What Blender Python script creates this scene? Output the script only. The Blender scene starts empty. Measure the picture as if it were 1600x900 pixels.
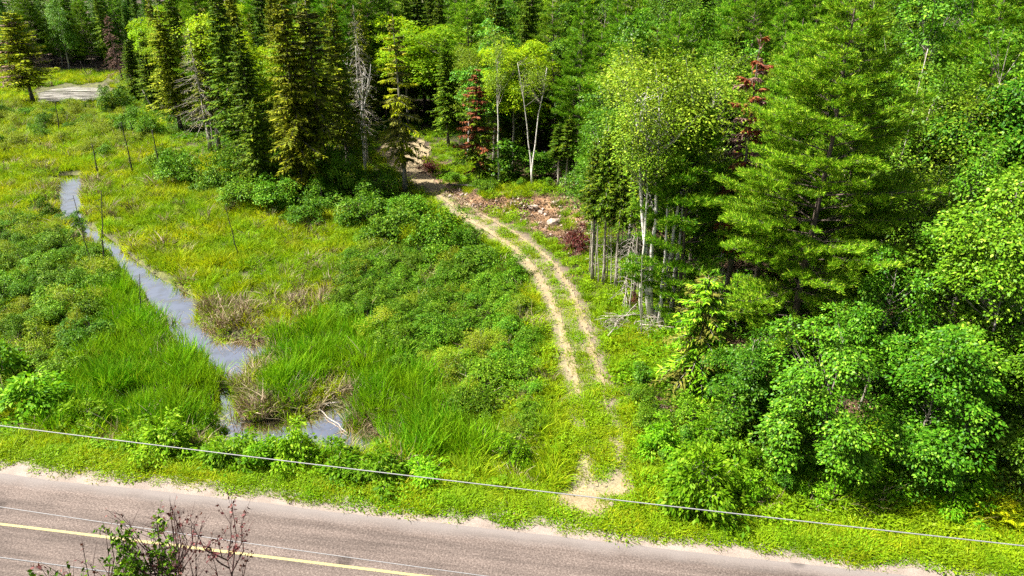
import bpy, math, random
import numpy as np
from mathutils import Vector, Matrix

# ------------------------------------------------------------------ camera, sky, sun, exposure
sc = bpy.context.scene
CAM_H, PITCH, FPX = 20.0, math.radians(24.0), 1100.0
cam_d = bpy.data.cameras.new('camera')
cam_d.lens = FPX / 1600 * 36
cam_d.clip_end = 3000
cam = bpy.data.objects.new('camera', cam_d)
sc.collection.objects.link(cam)
cam.location = (0, 0, CAM_H)
cam.rotation_euler = (math.pi / 2 - PITCH, 0, 0)
sc.camera = cam

SUN_EL = math.radians(54)
SUN_AZ = math.radians(-86)          # compass-like, from +Y towards +X
to_sun = Vector((math.sin(SUN_AZ) * math.cos(SUN_EL), math.cos(SUN_AZ) * math.cos(SUN_EL), math.sin(SUN_EL)))
w = bpy.data.worlds.new('World')
sc.world = w
w.use_nodes = True
nt = w.node_tree
bg = nt.nodes['Background']
sky = nt.nodes.new('ShaderNodeTexSky')
sky.sky_type = 'NISHITA'
sky.sun_disc = False
sky.sun_elevation = SUN_EL
sky.sun_rotation = SUN_AZ
sky.air_density = 1.0
sky.dust_density = 5.0
nt.links.new(sky.outputs[0], bg.inputs['Color'])
bg.inputs['Strength'].default_value = 0.05
sun_d = bpy.data.lights.new('sun', 'SUN')
sun_d.energy = 5.0
sun_d.angle = math.radians(0.53)
sun_d.color = (1.0, 0.95, 0.86)
sun = bpy.data.objects.new('sun', sun_d)
sc.collection.objects.link(sun)
sun.rotation_euler = (-to_sun).to_track_quat('-Z', 'Y').to_euler()
sun.location = (-40, -20, 60)
sc.view_settings.view_transform = 'Standard'
sc.view_settings.look = 'None'
sc.view_settings.gamma = 1
sc.view_settings.use_curve_mapping = False
sc.view_settings.exposure = 1.6
sc.cycles.max_bounces = 3
sc.cycles.diffuse_bounces = 1
sc.cycles.glossy_bounces = 2
sc.cycles.transmission_bounces = 2
sc.cycles.use_adaptive_sampling = True
sc.cycles.adaptive_threshold = 0.025
sc.cycles.transparent_max_bounces = 4
sc.cycles.use_denoising = False

C = sc.collection
RNG = np.random.default_rng(7)
random.seed(7)
cP, sP = math.cos(PITCH), math.sin(PITCH)


# ------------------------------------------------------------------ small maths helpers
def ray(px, py):
    dx = (np.asarray(px, float) - 800) / FPX
    dy = -(np.asarray(py, float) - 450) / FPX
    return dx, cP + dy * sP, -sP + dy * cP


def flat(px, py, z=0.0):
    """the point at height z that the photograph shows at px, py"""
    rx, ry, rz = ray(px, py)
    t = (z - CAM_H) / rz
    return np.stack([rx * t, ry * t], -1)


def pix(x, y, z):
    """world point -> photograph pixel"""
    zc = z - CAM_H
    dep = y * cP - zc * sP
    u = y * sP + zc * cP
    return 800 + FPX * x / dep, 450 - FPX * u / dep


def smooth(a, b, x):
    t = np.clip((x - a) / (b - a), 0, 1)
    return t * t * (3 - 2 * t)


def _hash(i, j, s):
    v = np.sin(i * 127.1 + j * 311.7 + s * 74.7) * 43758.5453
    return v - np.floor(v)


def noise(x, y, s=0):
    x = np.asarray(x, float); y = np.asarray(y, float)
    i, j = np.floor(x), np.floor(y)
    fx, fy = x - i, y - j
    fx = fx * fx * (3 - 2 * fx); fy = fy * fy * (3 - 2 * fy)
    a = _hash(i, j, s) * (1 - fx) + _hash(i + 1, j, s) * fx
    b = _hash(i, j + 1, s) * (1 - fx) + _hash(i + 1, j + 1, s) * fx
    return a * (1 - fy) + b * fy


def fbm(x, y, s=0):
    return (noise(x, y, s) + .5 * noise(x * 2.03, y * 2.03, s + 1) + .25 * noise(x * 4.1, y * 4.1, s + 2)) / 1.75


def inpoly(P, x, y):
    P = np.asarray(P, float)
    r = np.zeros(np.shape(x), bool)
    n = len(P)
    for k in range(n):
        x0, y0 = P[k]; x1, y1 = P[(k + 1) % n]
        if y0 == y1:
            continue
        c = ((y0 > y) != (y1 > y)) & (x < (x1 - x0) * (y - y0) / (y1 - y0) + x0)
        r ^= c
    return r


def polydist(P, x, y, closed=False):
    P = np.asarray(P, float)
    d = np.full(np.shape(x), 1e9)
    n = len(P)
    for k in range(n if closed else n - 1):
        ax, ay = P[k]; bx, by = P[(k + 1) % n]
        vx, vy = bx - ax, by - ay
        L = vx * vx + vy * vy + 1e-9
        t = np.clip(((x - ax) * vx + (y - ay) * vy) / L, 0, 1)
        d = np.minimum(d, np.hypot(x - ax - t * vx, y - ay - t * vy))
    return d


def sdpoly(P, x, y):
    """positive inside"""
    d = polydist(P, x, y, True)
    return np.where(inpoly(P, x, y), d, -d)


# ------------------------------------------------------------------ the lie of the land
_c = flat(np.array([0, 630.]), np.array([818, 897.]))
ROAD_S = -0.155
ROAD_Y = float(np.mean(_c[:, 1] - ROAD_S * _c[:, 0]))
ROAD_N = 1 / math.hypot(1, ROAD_S)


def road_d(x, y):
    return (y - ROAD_Y - ROAD_S * x) * ROAD_N


ASPH, SHOUL = 2.72, 3.75             # half widths: asphalt edge, gravel edge

UP_PX = [(960, 800), (880, 720), (858, 650), (845, 560), (822, 480), (790, 410), (735, 365), (660, 305), (600, 275),
         (560, 275), (480, 305), (400, 312), (330, 258), (250, 228), (200, 172), (172, 140), (160, 118)]
UP = [tuple(p) for p in flat(*np.array(UP_PX, float).T)]
UP_POLY = [(140, UP[0][1])] + UP + [(-70, 190), (-60, 420), (500, 420), (500, UP[0][1])]
FAR_POLY = [(-420, 178), (-120, 172), (-75, 176), (-40, 190), (-40, 420), (-420, 420)]

WATER_Z = -1.42
STREAM_PX = [(170, 392), (200, 428), (228, 456), (246, 492), (258, 524), (282, 548), (318, 566), (332, 592), (346, 616),
             (338, 642), (312, 660), (312, 694), (380, 712), (470, 716), (560, 716), (630, 716), (612, 692), (575, 672),
             (556, 660), (548, 636), (505, 634), (462, 650), (402, 660), (374, 652), (366, 612), (402, 574), (424, 548),
             (420, 532), (336, 526), (312, 500), (308, 466), (286, 456), (250, 436), (216, 412), (186, 386), (160, 366),
             (134, 352), (124, 338), (130, 300), (121, 272), (95, 272), (93, 300), (98, 354), (140, 376)]
STREAM = [tuple(p) for p in flat(*np.array(STREAM_PX, float).T, z=WATER_Z)]
POND_PX = [(58, 142), (100, 134), (168, 134), (180, 150), (160, 161), (60, 164)]
POND = [tuple(p) for p in flat(*np.array(POND_PX, float).T, z=WATER_Z)]

RUT_L_PX = [(934, 790), (928, 740), (918, 690), (908, 640), (900, 600), (891, 565), (880, 520), (862, 470), (838, 425), (804, 388),
            (764, 361), (735, 345), (702, 315), (662, 287), (640, 266), (618, 243), (610, 232)]
RUT_R_PX = [(962, 780), (956, 720), (952, 660), (944, 612), (928, 560), (908, 495), (891, 452), (868, 415), (842, 391),
            (802, 363), (770, 345), (734, 322), (704, 305), (668, 282), (652, 262), (646, 243), (640, 232)]


def upland_raw(x, y):
    sd = sdpoly(UP_POLY, x, y)
    return sd


_bk = flat(np.array([835.]), np.array([318.]))[0]


def height0(x, y):
    x = np.asarray(x, float); y = np.asarray(y, float)
    sd = sdpoly(UP_POLY, x, y)
    fd = sdpoly(FAR_POLY, x, y)
    marsh = -1.18 + 0.22 * (fbm(x * .35, y * .35, 3) - .5)
    up = smooth(-2.5, 2.0, sd)
    rise = 0.05 * np.clip(sd - 5, 0, 160) + 0.25 * (fbm(x * .25, y * .25, 9) - .5) * smooth(3, 8, sd)
    z = marsh * (1 - up) + up * (-0.05 + rise)
    z = z + 0.14 * np.clip(fd, 0, 200)
    # cut bank right of the track
    u = (x - _bk[0]) / 6.5; v = (y - _bk[1]) / 2.6
    bank = np.exp(-(u * u) ** 2) * smooth(-1.3, 0.3, v) * np.exp(-np.clip(v, 0, 9) / 5.0)
    z = z + 1.1 * bank
    # the road embankment
    d = road_d(x, y)
    e = smooth(SHOUL + 4.2, SHOUL + 0.6, np.abs(d + .2))
    z = z * (1 - e) + e * (-0.05)
    # stream and pond beds
    ws, wp = smooth(-0.4, 0.4, sdpoly(STREAM, x, y)), smooth(-0.6, 0.8, sdpoly(POND, x, y))
    z = z * (1 - ws) + np.minimum(z, -1.85) * ws
    z = z * (1 - wp) + np.minimum(z, -1.85) * wp
    # rising hill behind
    z = z + .07 * np.clip(y - 150, 0, 200) * smooth(-60, -20, x)
    return z


def axis(lo, hi, a, b, step, grow=1.09):
    c = list(np.arange(a, b + 1e-6, step))
    s = step; v = a
    L = []
    while v > lo:
        s *= grow; v -= s; L.append(v)
    s = step; v = c[-1]
    R = []
    while v < hi:
        s *= grow; v += s; R.append(v)
    return np.array(L[::-1] + c + R)


XS = axis(-700, 700, -44, 30, 0.42)
YS = axis(-120, 900, 12, 92, 0.42)
GX, GY = np.meshgrid(XS, YS)
GZ = height0(GX, GY)


def ground(x, y):
    x = np.asarray(x, float); y = np.asarray(y, float)
    i = np.clip(np.searchsorted(XS, x) - 1, 0, len(XS) - 2)
    j = np.clip(np.searchsorted(YS, y) - 1, 0, len(YS) - 2)
    fx = (x - XS[i]) / (XS[i + 1] - XS[i]); fy = (y - YS[j]) / (YS[j + 1] - YS[j])
    return (GZ[j, i] * (1 - fx) + GZ[j, i + 1] * fx) * (1 - fy) + (GZ[j + 1, i] * (1 - fx) + GZ[j + 1, i + 1] * fx) * fy


def at(px, py):
    """where the ground is seen at px, py in the photograph"""
    px = np.atleast_1d(np.asarray(px, float)); py = np.atleast_1d(np.asarray(py, float))
    z = np.zeros_like(px)
    for _ in range(30):
        p = flat(px, py, z)
        z = z + .6 * (ground(p[:, 0], p[:, 1]) - z)
    p = flat(px, py, z)
    return np.column_stack([p, ground(p[:, 0], p[:, 1])])


def at1(px, py):
    return at([px], [py])[0]


# ------------------------------------------------------------------ mesh building
class MB:
    def __init__(s):
        s.v = []; s.q = []; s.t = []; s.n = 0

    def add(s, v, q=None, t=None):
        v = np.asarray(v, float).reshape(-1, 3)
        if q is not None and len(q):
            s.q.append(np.asarray(q, int) + s.n)
        if t is not None and len(t):
            s.t.append(np.asarray(t, int) + s.n)
        s.v.append(v); s.n += len(v)

    def tube(s, pts, rad, sides=6, cap=True):
        pts = np.asarray(pts, float); n = len(pts)
        rad = np.broadcast_to(np.asarray(rad, float), (n,))
        d = np.gradient(pts, axis=0)
        d /= np.linalg.norm(d, axis=1)[:, None] + 1e-9
        ref = np.array([0, 0, 1.]) if abs(d[0, 2]) < .8 else np.array([1., 0, 0])
        a = np.cross(d, ref); a /= np.linalg.norm(a, axis=1)[:, None] + 1e-9
        b = np.cross(d, a)
        th = np.arange(sides) * 2 * math.pi / sides
        ring = pts[:, None] + rad[:, None, None] * (np.cos(th)[None, :, None] * a[:, None] + np.sin(th)[None, :, None] * b[:, None])
        i = np.arange(n - 1)[:, None] * sides; k = np.arange(sides)[None]
        k2 = (k + 1) % sides
        q = np.stack([i + k, i + k2, i + sides + k2, i + sides + k], -1).reshape(-1, 4)
        t = None
        if cap:
            e = (n - 1) * sides
            t = [(e, e + j, e + j + 1) for j in range(1, sides - 1)] + [(0, j + 1, j) for j in range(1, sides - 1)]
        s.add(ring.reshape(-1, 3), q, t)

    def leaves(s, c, d, nrm, L, W, fold=.12):
        """one folded diamond per leaf"""
        c = np.asarray(c, float)
        if not len(c):
            return
        L = np.broadcast_to(L, (len(c),))[:, None]; W = np.broadcast_to(W, (len(c),))[:, None]
        d = d / (np.linalg.norm(d, axis=1)[:, None] + 1e-9)
        sd = np.cross(d, nrm); sd /= np.linalg.norm(sd, axis=1)[:, None] + 1e-9
        n2 = np.cross(sd, d)
        m = c + d * L * .42 + n2 * W * fold
        v = np.stack([c, m + sd * W * .5, c + d * L, m - sd * W * .5], 1)
        q = np.arange(len(c) * 4).reshape(-1, 4)
        s.add(v.reshape(-1, 3), q)

    def needles(s, c, d, L, W, nrm):
        """thin triangles"""
        c = np.asarray(c, float)
        L = np.broadcast_to(L, (len(c),))[:, None]; W = np.broadcast_to(W, (len(c),))[:, None]
        d = d / (np.linalg.norm(d, axis=1)[:, None] + 1e-9)
        sd = np.cross(d, nrm); sd /= np.linalg.norm(sd, axis=1)[:, None] + 1e-9
        v = np.stack([c - sd * W * .5, c + sd * W * .5, c + d * L], 1)
        s.add(v.reshape(-1, 3), None, np.arange(len(c) * 3).reshape(-1, 3))

    def mesh(s, name, mat=None, smooth_=False):
        me = bpy.data.meshes.new(name)
        v = np.concatenate(s.v) if s.v else np.zeros((0, 3))
        q = np.concatenate(s.q) if s.q else np.zeros((0, 4), int)
        t = np.concatenate(s.t) if s.t else np.zeros((0, 3), int)
        me.vertices.add(len(v)); me.vertices.foreach_set('co', v.astype(np.float32).ravel())
        loops = np.concatenate([q.ravel(), t.ravel()]).astype(np.int32)
        me.loops.add(len(loops)); me.loops.foreach_set('vertex_index', loops)
        tot = np.concatenate([np.full(len(q), 4), np.full(len(t), 3)]).astype(np.int32)
        st = np.concatenate([[0], np.cumsum(tot)[:-1]]).astype(np.int32) if len(tot) else tot
        me.polygons.add(len(tot)); me.polygons.foreach_set('loop_start', st)
        me.polygons.foreach_set('loop_total', tot)
        if smooth_:
            me.polygons.foreach_set('use_smooth', np.ones(len(tot), bool))
        me.update(calc_edges=True)
        if mat is not None:
            me.materials.append(M[mat] if isinstance(mat, str) else mat)
        return me


def link(name, me, parent=None, loc=None, kind=None, label=None, cat=None, group=None):
    o = bpy.data.objects.new(name, me)
    C.objects.link(o)
    if parent is not None:
        o.parent = parent
    if loc is not None:
        o.location = loc
    if kind: o['kind'] = kind
    if label: o['label'] = label
    if cat: o['category'] = cat
    if group: o['group'] = group
    return o


def unit(v):
    return v / (np.linalg.norm(v, axis=-1, keepdims=True) + 1e-9)


# ------------------------------------------------------------------ materials
M = {}


def nodes(name):
    m = bpy.data.materials.new(name)
    m.use_nodes = True
    t = m.node_tree
    b = t.nodes['Principled BSDF']
    M[name] = m
    return m, t, b


def N(t, typ, **kw):
    n = t.nodes.new(typ)
    for k, v in kw.items():
        setattr(n, k, v)
    return n


def mixc(t, fac, a, b, mode='MIX'):
    n = N(t, 'ShaderNodeMix', data_type='RGBA', blend_type=mode)
    for sock, val in ((n.inputs[0], fac), (n.inputs[6], a), (n.inputs[7], b)):
        if isinstance(val, bpy.types.NodeSocket):
            t.links.new(val, sock)
        elif isinstance(val, (int, float)):
            sock.default_value = val
        else:
            sock.default_value = (*val, 1)
    return n.outputs[2]


def ramp(t, fac, stops):
    r = N(t, 'ShaderNodeValToRGB')
    e = r.color_ramp.elements
    while len(e) < len(stops):
        e.new(.5)
    for k, (p, c) in enumerate(stops):
        e[k].position = p
        e[k].color = (*c, 1) if not isinstance(c, (int, float)) else (c, c, c, 1)
    t.links.new(fac, r.inputs[0])
    return r.outputs[0]


def wpos(t):
    return N(t, 'ShaderNodeNewGeometry').outputs['Position']


def ntex(t, scale, vec=None, detail=3, rough=.55):
    n = N(t, 'ShaderNodeTexNoise')
    n.inputs['Scale'].default_value = scale
    n.inputs['Detail'].default_value = detail
    n.inputs['Roughness'].default_value = rough
    t.links.new(vec if vec is not None else wpos(t), n.inputs['Vector'])
    return n.outputs[0]


def leafmat(name, a, b, c=None, cfrac=.25, transl=.35, rough=.5, patch=None, spec=.3, objvar=.45):
    """a..b per leaf, c on a fraction of them; a slower drift from plant to plant"""
    m, t, bs = nodes(name)
    if a[1] > a[0] * 1.05:            # greens: richer, less blue
        a, b = [(q[0] * 1.35, q[1] * 1.4, q[2] * .45) for q in (a, b)]
        c = c and (c[0] * 1.35, c[1] * 1.4, c[2] * .5)
        spec = spec * .25
        patch = patch and ((patch[0][0] * 1.3, patch[0][1] * 1.35, patch[0][2] * .5), patch[1])
    g = N(t, 'ShaderNodeNewGeometry')
    oi = N(t, 'ShaderNodeObjectInfo')
    isl = g.outputs['Random Per Island']
    stops = [(0.0, a), (1 - cfrac if c else 1.0, b)]
    if c:
        stops.append((1.0, c))
    col = ramp(t, isl, stops)
    if patch:
        pn = ntex(t, patch[1], g.outputs['Position'], 2)
        f = ramp(t, pn, [(.38, 0.0), (.62, 1.0)])
        col = mixc(t, f, col, mixc(t, 0.75, col, patch[0]))
    hsv = N(t, 'ShaderNodeHueSaturation')
    mr = N(t, 'ShaderNodeMapRange')
    mr.inputs[3].default_value = .5 - .018 * objvar / .45; mr.inputs[4].default_value = .5 + .004 * objvar / .45
    t.links.new(oi.outputs['Random'], mr.inputs[0]); t.links.new(mr.outputs[0], hsv.inputs['Hue'])
    mu = N(t, 'ShaderNodeMath', operation='MULTIPLY'); mu.inputs[1].default_value = 7.31
    fr = N(t, 'ShaderNodeMath', operation='FRACT')
    t.links.new(oi.outputs['Random'], mu.inputs[0]); t.links.new(mu.outputs[0], fr.inputs[0])
    mr2 = N(t, 'ShaderNodeMapRange')
    mr2.inputs[3].default_value = 1 - objvar * .6; mr2.inputs[4].default_value = 1 + objvar * .6
    t.links.new(fr.outputs[0], mr2.inputs[0]); t.links.new(mr2.outputs[0], hsv.inputs['Value'])
    t.links.new(col, hsv.inputs['Color'])
    t.links.new(hsv.outputs[0], bs.inputs['Base Color'])
    bs.inputs['Roughness'].default_value = rough
    bs.inputs['Specular IOR Level'].default_value = spec
    tr = N(t, 'ShaderNodeBsdfTranslucent')
    yel = mixc(t, 1.0, hsv.outputs[0], (1.25, 1.15, .6), 'MULTIPLY')
    t.links.new(yel, tr.inputs[0])
    mx = N(t, 'ShaderNodeMixShader')
    mx.inputs[0].default_value = transl
    t.links.new(bs.outputs[0], mx.inputs[1]); t.links.new(tr.outputs[0], mx.inputs[2])
    t.links.new(mx.outputs[0], t.nodes['Material Output'].inputs[0])
    return m


def barkmat(name, a, b, scale=9, stretch=.25, bump=.3):
    m, t, bs = nodes(name)
    tc = N(t, 'ShaderNodeTexCoord')
    mp = N(t, 'ShaderNodeMapping'); mp.inputs['Scale'].default_value = (1, 1, stretch)
    t.links.new(tc.outputs['Object'], mp.inputs[0])
    f = ntex(t, scale, mp.outputs[0], 4)
    t.links.new(ramp(t, f, [(.35, a), (.65, b)]), bs.inputs['Base Color'])
    bs.inputs['Roughness'].default_value = .9
    bp = N(t, 'ShaderNodeBump'); bp.inputs['Strength'].default_value = bump
    t.links.new(f, bp.inputs['Height']); t.links.new(bp.outputs[0], bs.inputs['Normal'])
    return m


barkmat('bark_spruce', (.07, .055, .045), (.20, .17, .14))
barkmat('bark_pine', (.06, .045, .035), (.16, .12, .09))
barkmat('bark_dead', (.22, .19, .16), (.50, .45, .40))
barkmat('bark_dark', (.018, .015, .013), (.07, .06, .05))
barkmat('bark_twig', (.045, .022, .02), (.13, .065, .06))
barkmat('bark_grey', (.14, .12, .095), (.40, .36, .30))
# birch: white with dark bands
m, t, bs = nodes('bark_birch')
tc = N(t, 'ShaderNodeTexCoord'); mp = N(t, 'ShaderNodeMapping'); mp.inputs['Scale'].default_value = (1.2, 1.2, 5)
t.links.new(tc.outputs['Object'], mp.inputs[0])
f = ntex(t, 1.6, mp.outputs[0], 4, .6)
t.links.new(ramp(t, f, [(.34, (.06, .05, .045)), (.43, (.62, .58, .52)), (.7, (.8, .77, .72))]), bs.inputs['Base Color'])
bs.inputs['Roughness'].default_value = .7

leafmat('needle_spruce', (.06, .095, .012), (.16, .20, .022), (.25, .26, .03), .2, .15, .6)
leafmat('needle_dark', (.024, .070, .012), (.085, .155, .018), (.16, .21, .022), .2, .15, .6)
leafmat('needle_blue', (.02, .085, .030), (.075, .18, .045), (.16, .24, .05), .2, .15, .6)
leafmat('needle_pine', (.022, .10, .008), (.095, .235, .014), (.28, .40, .08), .3, .14, .55)
leafmat('needle_larch', (.11, .16, .012), (.24, .28, .02), (.28, .27, .04), .2, .25, .6)
leafmat('needle_red', (.13, .035, .012), (.24, .075, .022), (.28, .14, .04), .3, .2, .7)
leafmat('needle_brown', (.16, .09, .06), (.30, .19, .14), (.40, .28, .2), .3, .1, .8)
leafmat('needle_lichen', (.05, .062, .03), (.11, .12, .05), (.20, .20, .10), .2, .1, .8)
leafmat('leaf_maple', (.016, .070, .008), (.052, .145, .014), (.15, .27, .06), .22, .12, .42, spec=.45)
leafmat('leaf_birch', (.045, .11, .012), (.13, .215, .025), (.24, .31, .09), .25, .24, .45, spec=.4)
leafmat('leaf_poplar', (.024, .085, .008), (.08, .175, .018), (.19, .29, .08), .15, .14, .42, spec=.45)
leafmat('leaf_bright', (.085, .19, .008), (.17, .28, .015), (.26, .32, .035), .25, .4, .5)
leafmat('leaf_shrub', (.018, .075, .006), (.066, .155, .012), (.17, .28, .06), .22, .15, .48)
leafmat('leaf_willow', (.075, .14, .012), (.16, .22, .025), (.25, .28, .07), .25, .24, .5)
leafmat('leaf_roadside', (.04, .14, .008), (.11, .24, .015), (.20, .33, .06), .22, .4, .5)
leafmat('leaf_red', (.07, .014, .010), (.15, .035, .022), (.20, .07, .035), .25, .25, .6)
leafmat('leaf_wilted', (.06, .018, .018), (.13, .04, .035), (.2, .09, .07), .25, .15, .7)
leafmat('leaf_fern', (.20, .27, .012), (.36, .38, .02), (.48, .44, .04), .25, .4, .5)
leafmat('blade_sedge', (.10, .18, .010), (.25, .31, .014), (.38, .39, .05), .22, .35, .6, patch=((.09, .22, .012), .13), objvar=.6)
leafmat('blade_reed', (.03, .13, .008), (.085, .24, .014), (.22, .33, .06), .22, .3, .45, patch=((.12, .25, .014), .25), objvar=.55)
leafmat('blade_verge', (.13, .22, .010), (.25, .30, .015), (.36, .33, .05), .2, .35, .55, patch=((.09, .21, .012), .3), objvar=.35)
leafmat('blade_dead', (.13, .09, .05), (.30, .235, .135), (.52, .44, .31), .35, .1, .8, patch=((.15, .13, .05), .5), objvar=.5)
leafmat('leaf_herb', (.05, .15, .008), (.11, .23, .014), (.20, .29, .035), .25, .35, .5, patch=((.16, .24, .012), .2), objvar=.35)
leafmat('leaf_under', (.022, .085, .008), (.06, .15, .014), (.12, .20, .03), .25, .3, .5, objvar=.35)
leafmat('litter', (.07, .042, .022), (.15, .095, .05), (.26, .18, .11), .25, .05, .8, objvar=.3)

# ground: dark peat in the marsh, leaf litter in the wood, dry soil near road and track
m, t, bs = nodes('ground')
at_n = N(t, 'ShaderNodeAttribute'); at_n.attribute_name = 'soil'
sep = N(t, 'ShaderNodeSeparateColor'); t.links.new(at_n.outputs['Color'], sep.inputs[0])
f1 = ntex(t, 1.7, None, 5); f2 = ntex(t, 9, None, 4)
peat = ramp(t, f1, [(.3, (.030, .024, .014)), (.5, (.07, .075, .02)), (.7, (.13, .14, .03))])
litt = ramp(t, f1, [(.3, (.02, .014, .009)), (.55, (.06, .04, .022)), (.75, (.11, .085, .05))])
dry = ramp(t, f2, [(.25, (.22, .17, .10)), (.6, (.42, .34, .24)), (.8, (.55, .47, .36))])
red = ramp(t, f1, [(.25, (.10, .05, .022)), (.5, (.26, .145, .07)), (.75, (.40, .27, .16))])
col = mixc(t, sep.outputs[0], peat, litt)
col = mixc(t, sep.outputs[1], col, dry)
col = mixc(t, sep.outputs[2], col, red)
t.links.new(col, bs.inputs['Base Color'])
bs.inputs['Roughness'].default_value = .95
bp = N(t, 'ShaderNodeBump'); bp.inputs['Strength'].default_value = .6; bp.inputs['Distance'].default_value = .1
t.links.new(f2, bp.inputs['Height']); t.links.new(bp.outputs[0], bs.inputs['Normal'])

# asphalt (object space: x along the road)
m, t, bs = nodes('asphalt')
tc = N(t, 'ShaderNodeTexCoord')
O = tc.outputs['Object']
sx = N(t, 'ShaderNodeSeparateXYZ'); t.links.new(O, sx.inputs[0])
fine = ntex(t, 13, O, 5, .85)
base = ramp(t, fine, [(.34, (.045, .034, .029)), (.5, (.108, .085, .074)), (.66, (.215, .175, .152))])
big = ntex(t, .5, O, 4)
mpx = N(t, 'ShaderNodeMapping'); mpx.inputs['Scale'].default_value = (.05, 1.1, 1)
t.links.new(O, mpx.inputs[0])
streak = ntex(t, 1.6, mpx.outputs[0], 4)
v = mixc(t, 1, base, ramp(t, streak, [(.32, .6), (.5, .98), (.68, 1.3)]), 'MULTIPLY')
v = mixc(t, 1, v, ramp(t, big, [(.3, .85), (.7, 1.15)]), 'MULTIPLY')
# the paved edge is greyer, smoother
ma = N(t, 'ShaderNodeMath', operation='ADD'); t.links.new(sx.outputs[1], ma.inputs[0])
mm = N(t, 'ShaderNodeMath', operation='MULTIPLY_ADD'); mm.inputs[1].default_value = .5; mm.inputs[2].default_value = -.25
t.links.new(ntex(t, .7, O, 3), mm.inputs[0]); t.links.new(mm.outputs[0], ma.inputs[1])
ed = N(t, 'ShaderNodeMapRange'); ed.inputs[1].default_value = 2.0; ed.inputs[2].default_value = 2.6
t.links.new(ma.outputs[0], ed.inputs[0])
v = mixc(t, ed.outputs[0], v, mixc(t, fine, (.14, .122, .115), (.20, .176, .163)))
# a few oil stains
vo = N(t, 'ShaderNodeTexVoronoi'); vo.inputs['Scale'].default_value = .28
t.links.new(O, vo.inputs['Vector'])
st = ramp(t, vo.outputs['Distance'], [(.06, .55), (.11, 1.0)])
v = mixc(t, 1, v, st, 'MULTIPLY')
t.links.new(v, bs.inputs['Base Color'])
bs.inputs['Roughness'].default_value = .9
bs.inputs['Specular IOR Level'].default_value = .2
bp = N(t, 'ShaderNodeBump'); bp.inputs['Strength'].default_value = .5; bp.inputs['Distance'].default_value = .02
t.links.new(fine, bp.inputs['Height']); t.links.new(bp.outputs[0], bs.inputs['Normal'])

m, t, bs = nodes('gravel')
f1 = ntex(t, 30, None, 4, .7); f2 = ntex(t, .9, None, 4)
v = ramp(t, f1, [(.3, (.14, .11, .09)), (.55, (.245, .20, .17)), (.75, (.34, .285, .245))])
v = mixc(t, 1, v, ramp(t, f2, [(.3, .8), (.7, 1.15)]), 'MULTIPLY')
t.links.new(v, bs.inputs['Base Color']); bs.inputs['Roughness'].default_value = .95
bp = N(t, 'ShaderNodeBump'); bp.inputs['Strength'].default_value = .5; bp.inputs['Distance'].default_value = .02
t.links.new(f1, bp.inputs['Height']); t.links.new(bp.outputs[0], bs.inputs['Normal'])

m, t, bs = nodes('track_dirt')
f1 = ntex(t, 12, None, 5, .7); f2 = ntex(t, .8, None, 4)
v = ramp(t, f1, [(.3, (.13, .095, .045)), (.5, (.24, .185, .10)), (.72, (.36, .30, .19))])
v = mixc(t, 1, v, ramp(t, f2, [(.3, .78), (.7, 1.15)]), 'MULTIPLY')
t.links.new(v, bs.inputs['Base Color']); bs.inputs['Roughness'].default_value = .95
bp = N(t, 'ShaderNodeBump'); bp.inputs['Strength'].default_value = .7; bp.inputs['Distance'].default_value = .05
t.links.new(f1, bp.inputs['Height']); t.links.new(bp.outputs[0], bs.inputs['Normal'])

m, t, bs = nodes('yellow_paint')
f1 = ntex(t, 22, None, 5, .75)
t.links.new(ramp(t, f1, [(.40, (.16, .135, .09)), (.5, (.36, .31, .12)), (.7, (.46, .41, .18))]), bs.inputs['Base Color'])
bs.inputs['Roughness'].default_value = .8

m, t, bs = nodes('water')
f1 = ntex(t, .9, None, 6, .65); f2 = ntex(t, 5, None, 3)
film = ramp(t, f1, [(.52, (.012, .013, .012)), (.66, (.10, .095, .05))])
t.links.new(film, bs.inputs['Base Color'])
bs.inputs['Roughness'].default_value = .04
bs.inputs['IOR'].default_value = 1.33
bs.inputs['Specular IOR Level'].default_value = 1.0
bp = N(t, 'ShaderNodeBump'); bp.inputs['Strength'].default_value = .22; bp.inputs['Distance'].default_value = .02
t.links.new(f2, bp.inputs['Height']); t.links.new(bp.outputs[0], bs.inputs['Normal'])

gl = N(t, 'ShaderNodeBsdfGlossy'); gl.inputs['Roughness'].default_value = .03; gl.inputs['Color'].default_value = (1, .94, .87, 1)
t.links.new(bp.outputs[0], gl.inputs['Normal'])
mx = N(t, 'ShaderNodeMixShader')
t.links.new(ramp(t, f1, [(.46, 1.0), (.58, .75), (.68, .2)]), mx.inputs[0])
t.links.new(bs.outputs[0], mx.inputs[1]); t.links.new(gl.outputs[0], mx.inputs[2])
t.links.new(mx.outputs[0], t.nodes['Material Output'].inputs[0])

m, t, bs = nodes('pond_water')
mp = N(t, 'ShaderNodeMapping'); mp.inputs['Scale'].default_value = (.25, 1.2, 1)
t.links.new(wpos(t), mp.inputs[0])
f1 = ntex(t, .9, mp.outputs[0], 5, .7)
t.links.new(ramp(t, f1, [(.4, (.03, .028, .024)), (.48, (.16, .15, .13)), (.62, (.42, .40, .37))]), bs.inputs['Base Color'])
bs.inputs['Roughness'].default_value = .25

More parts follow.
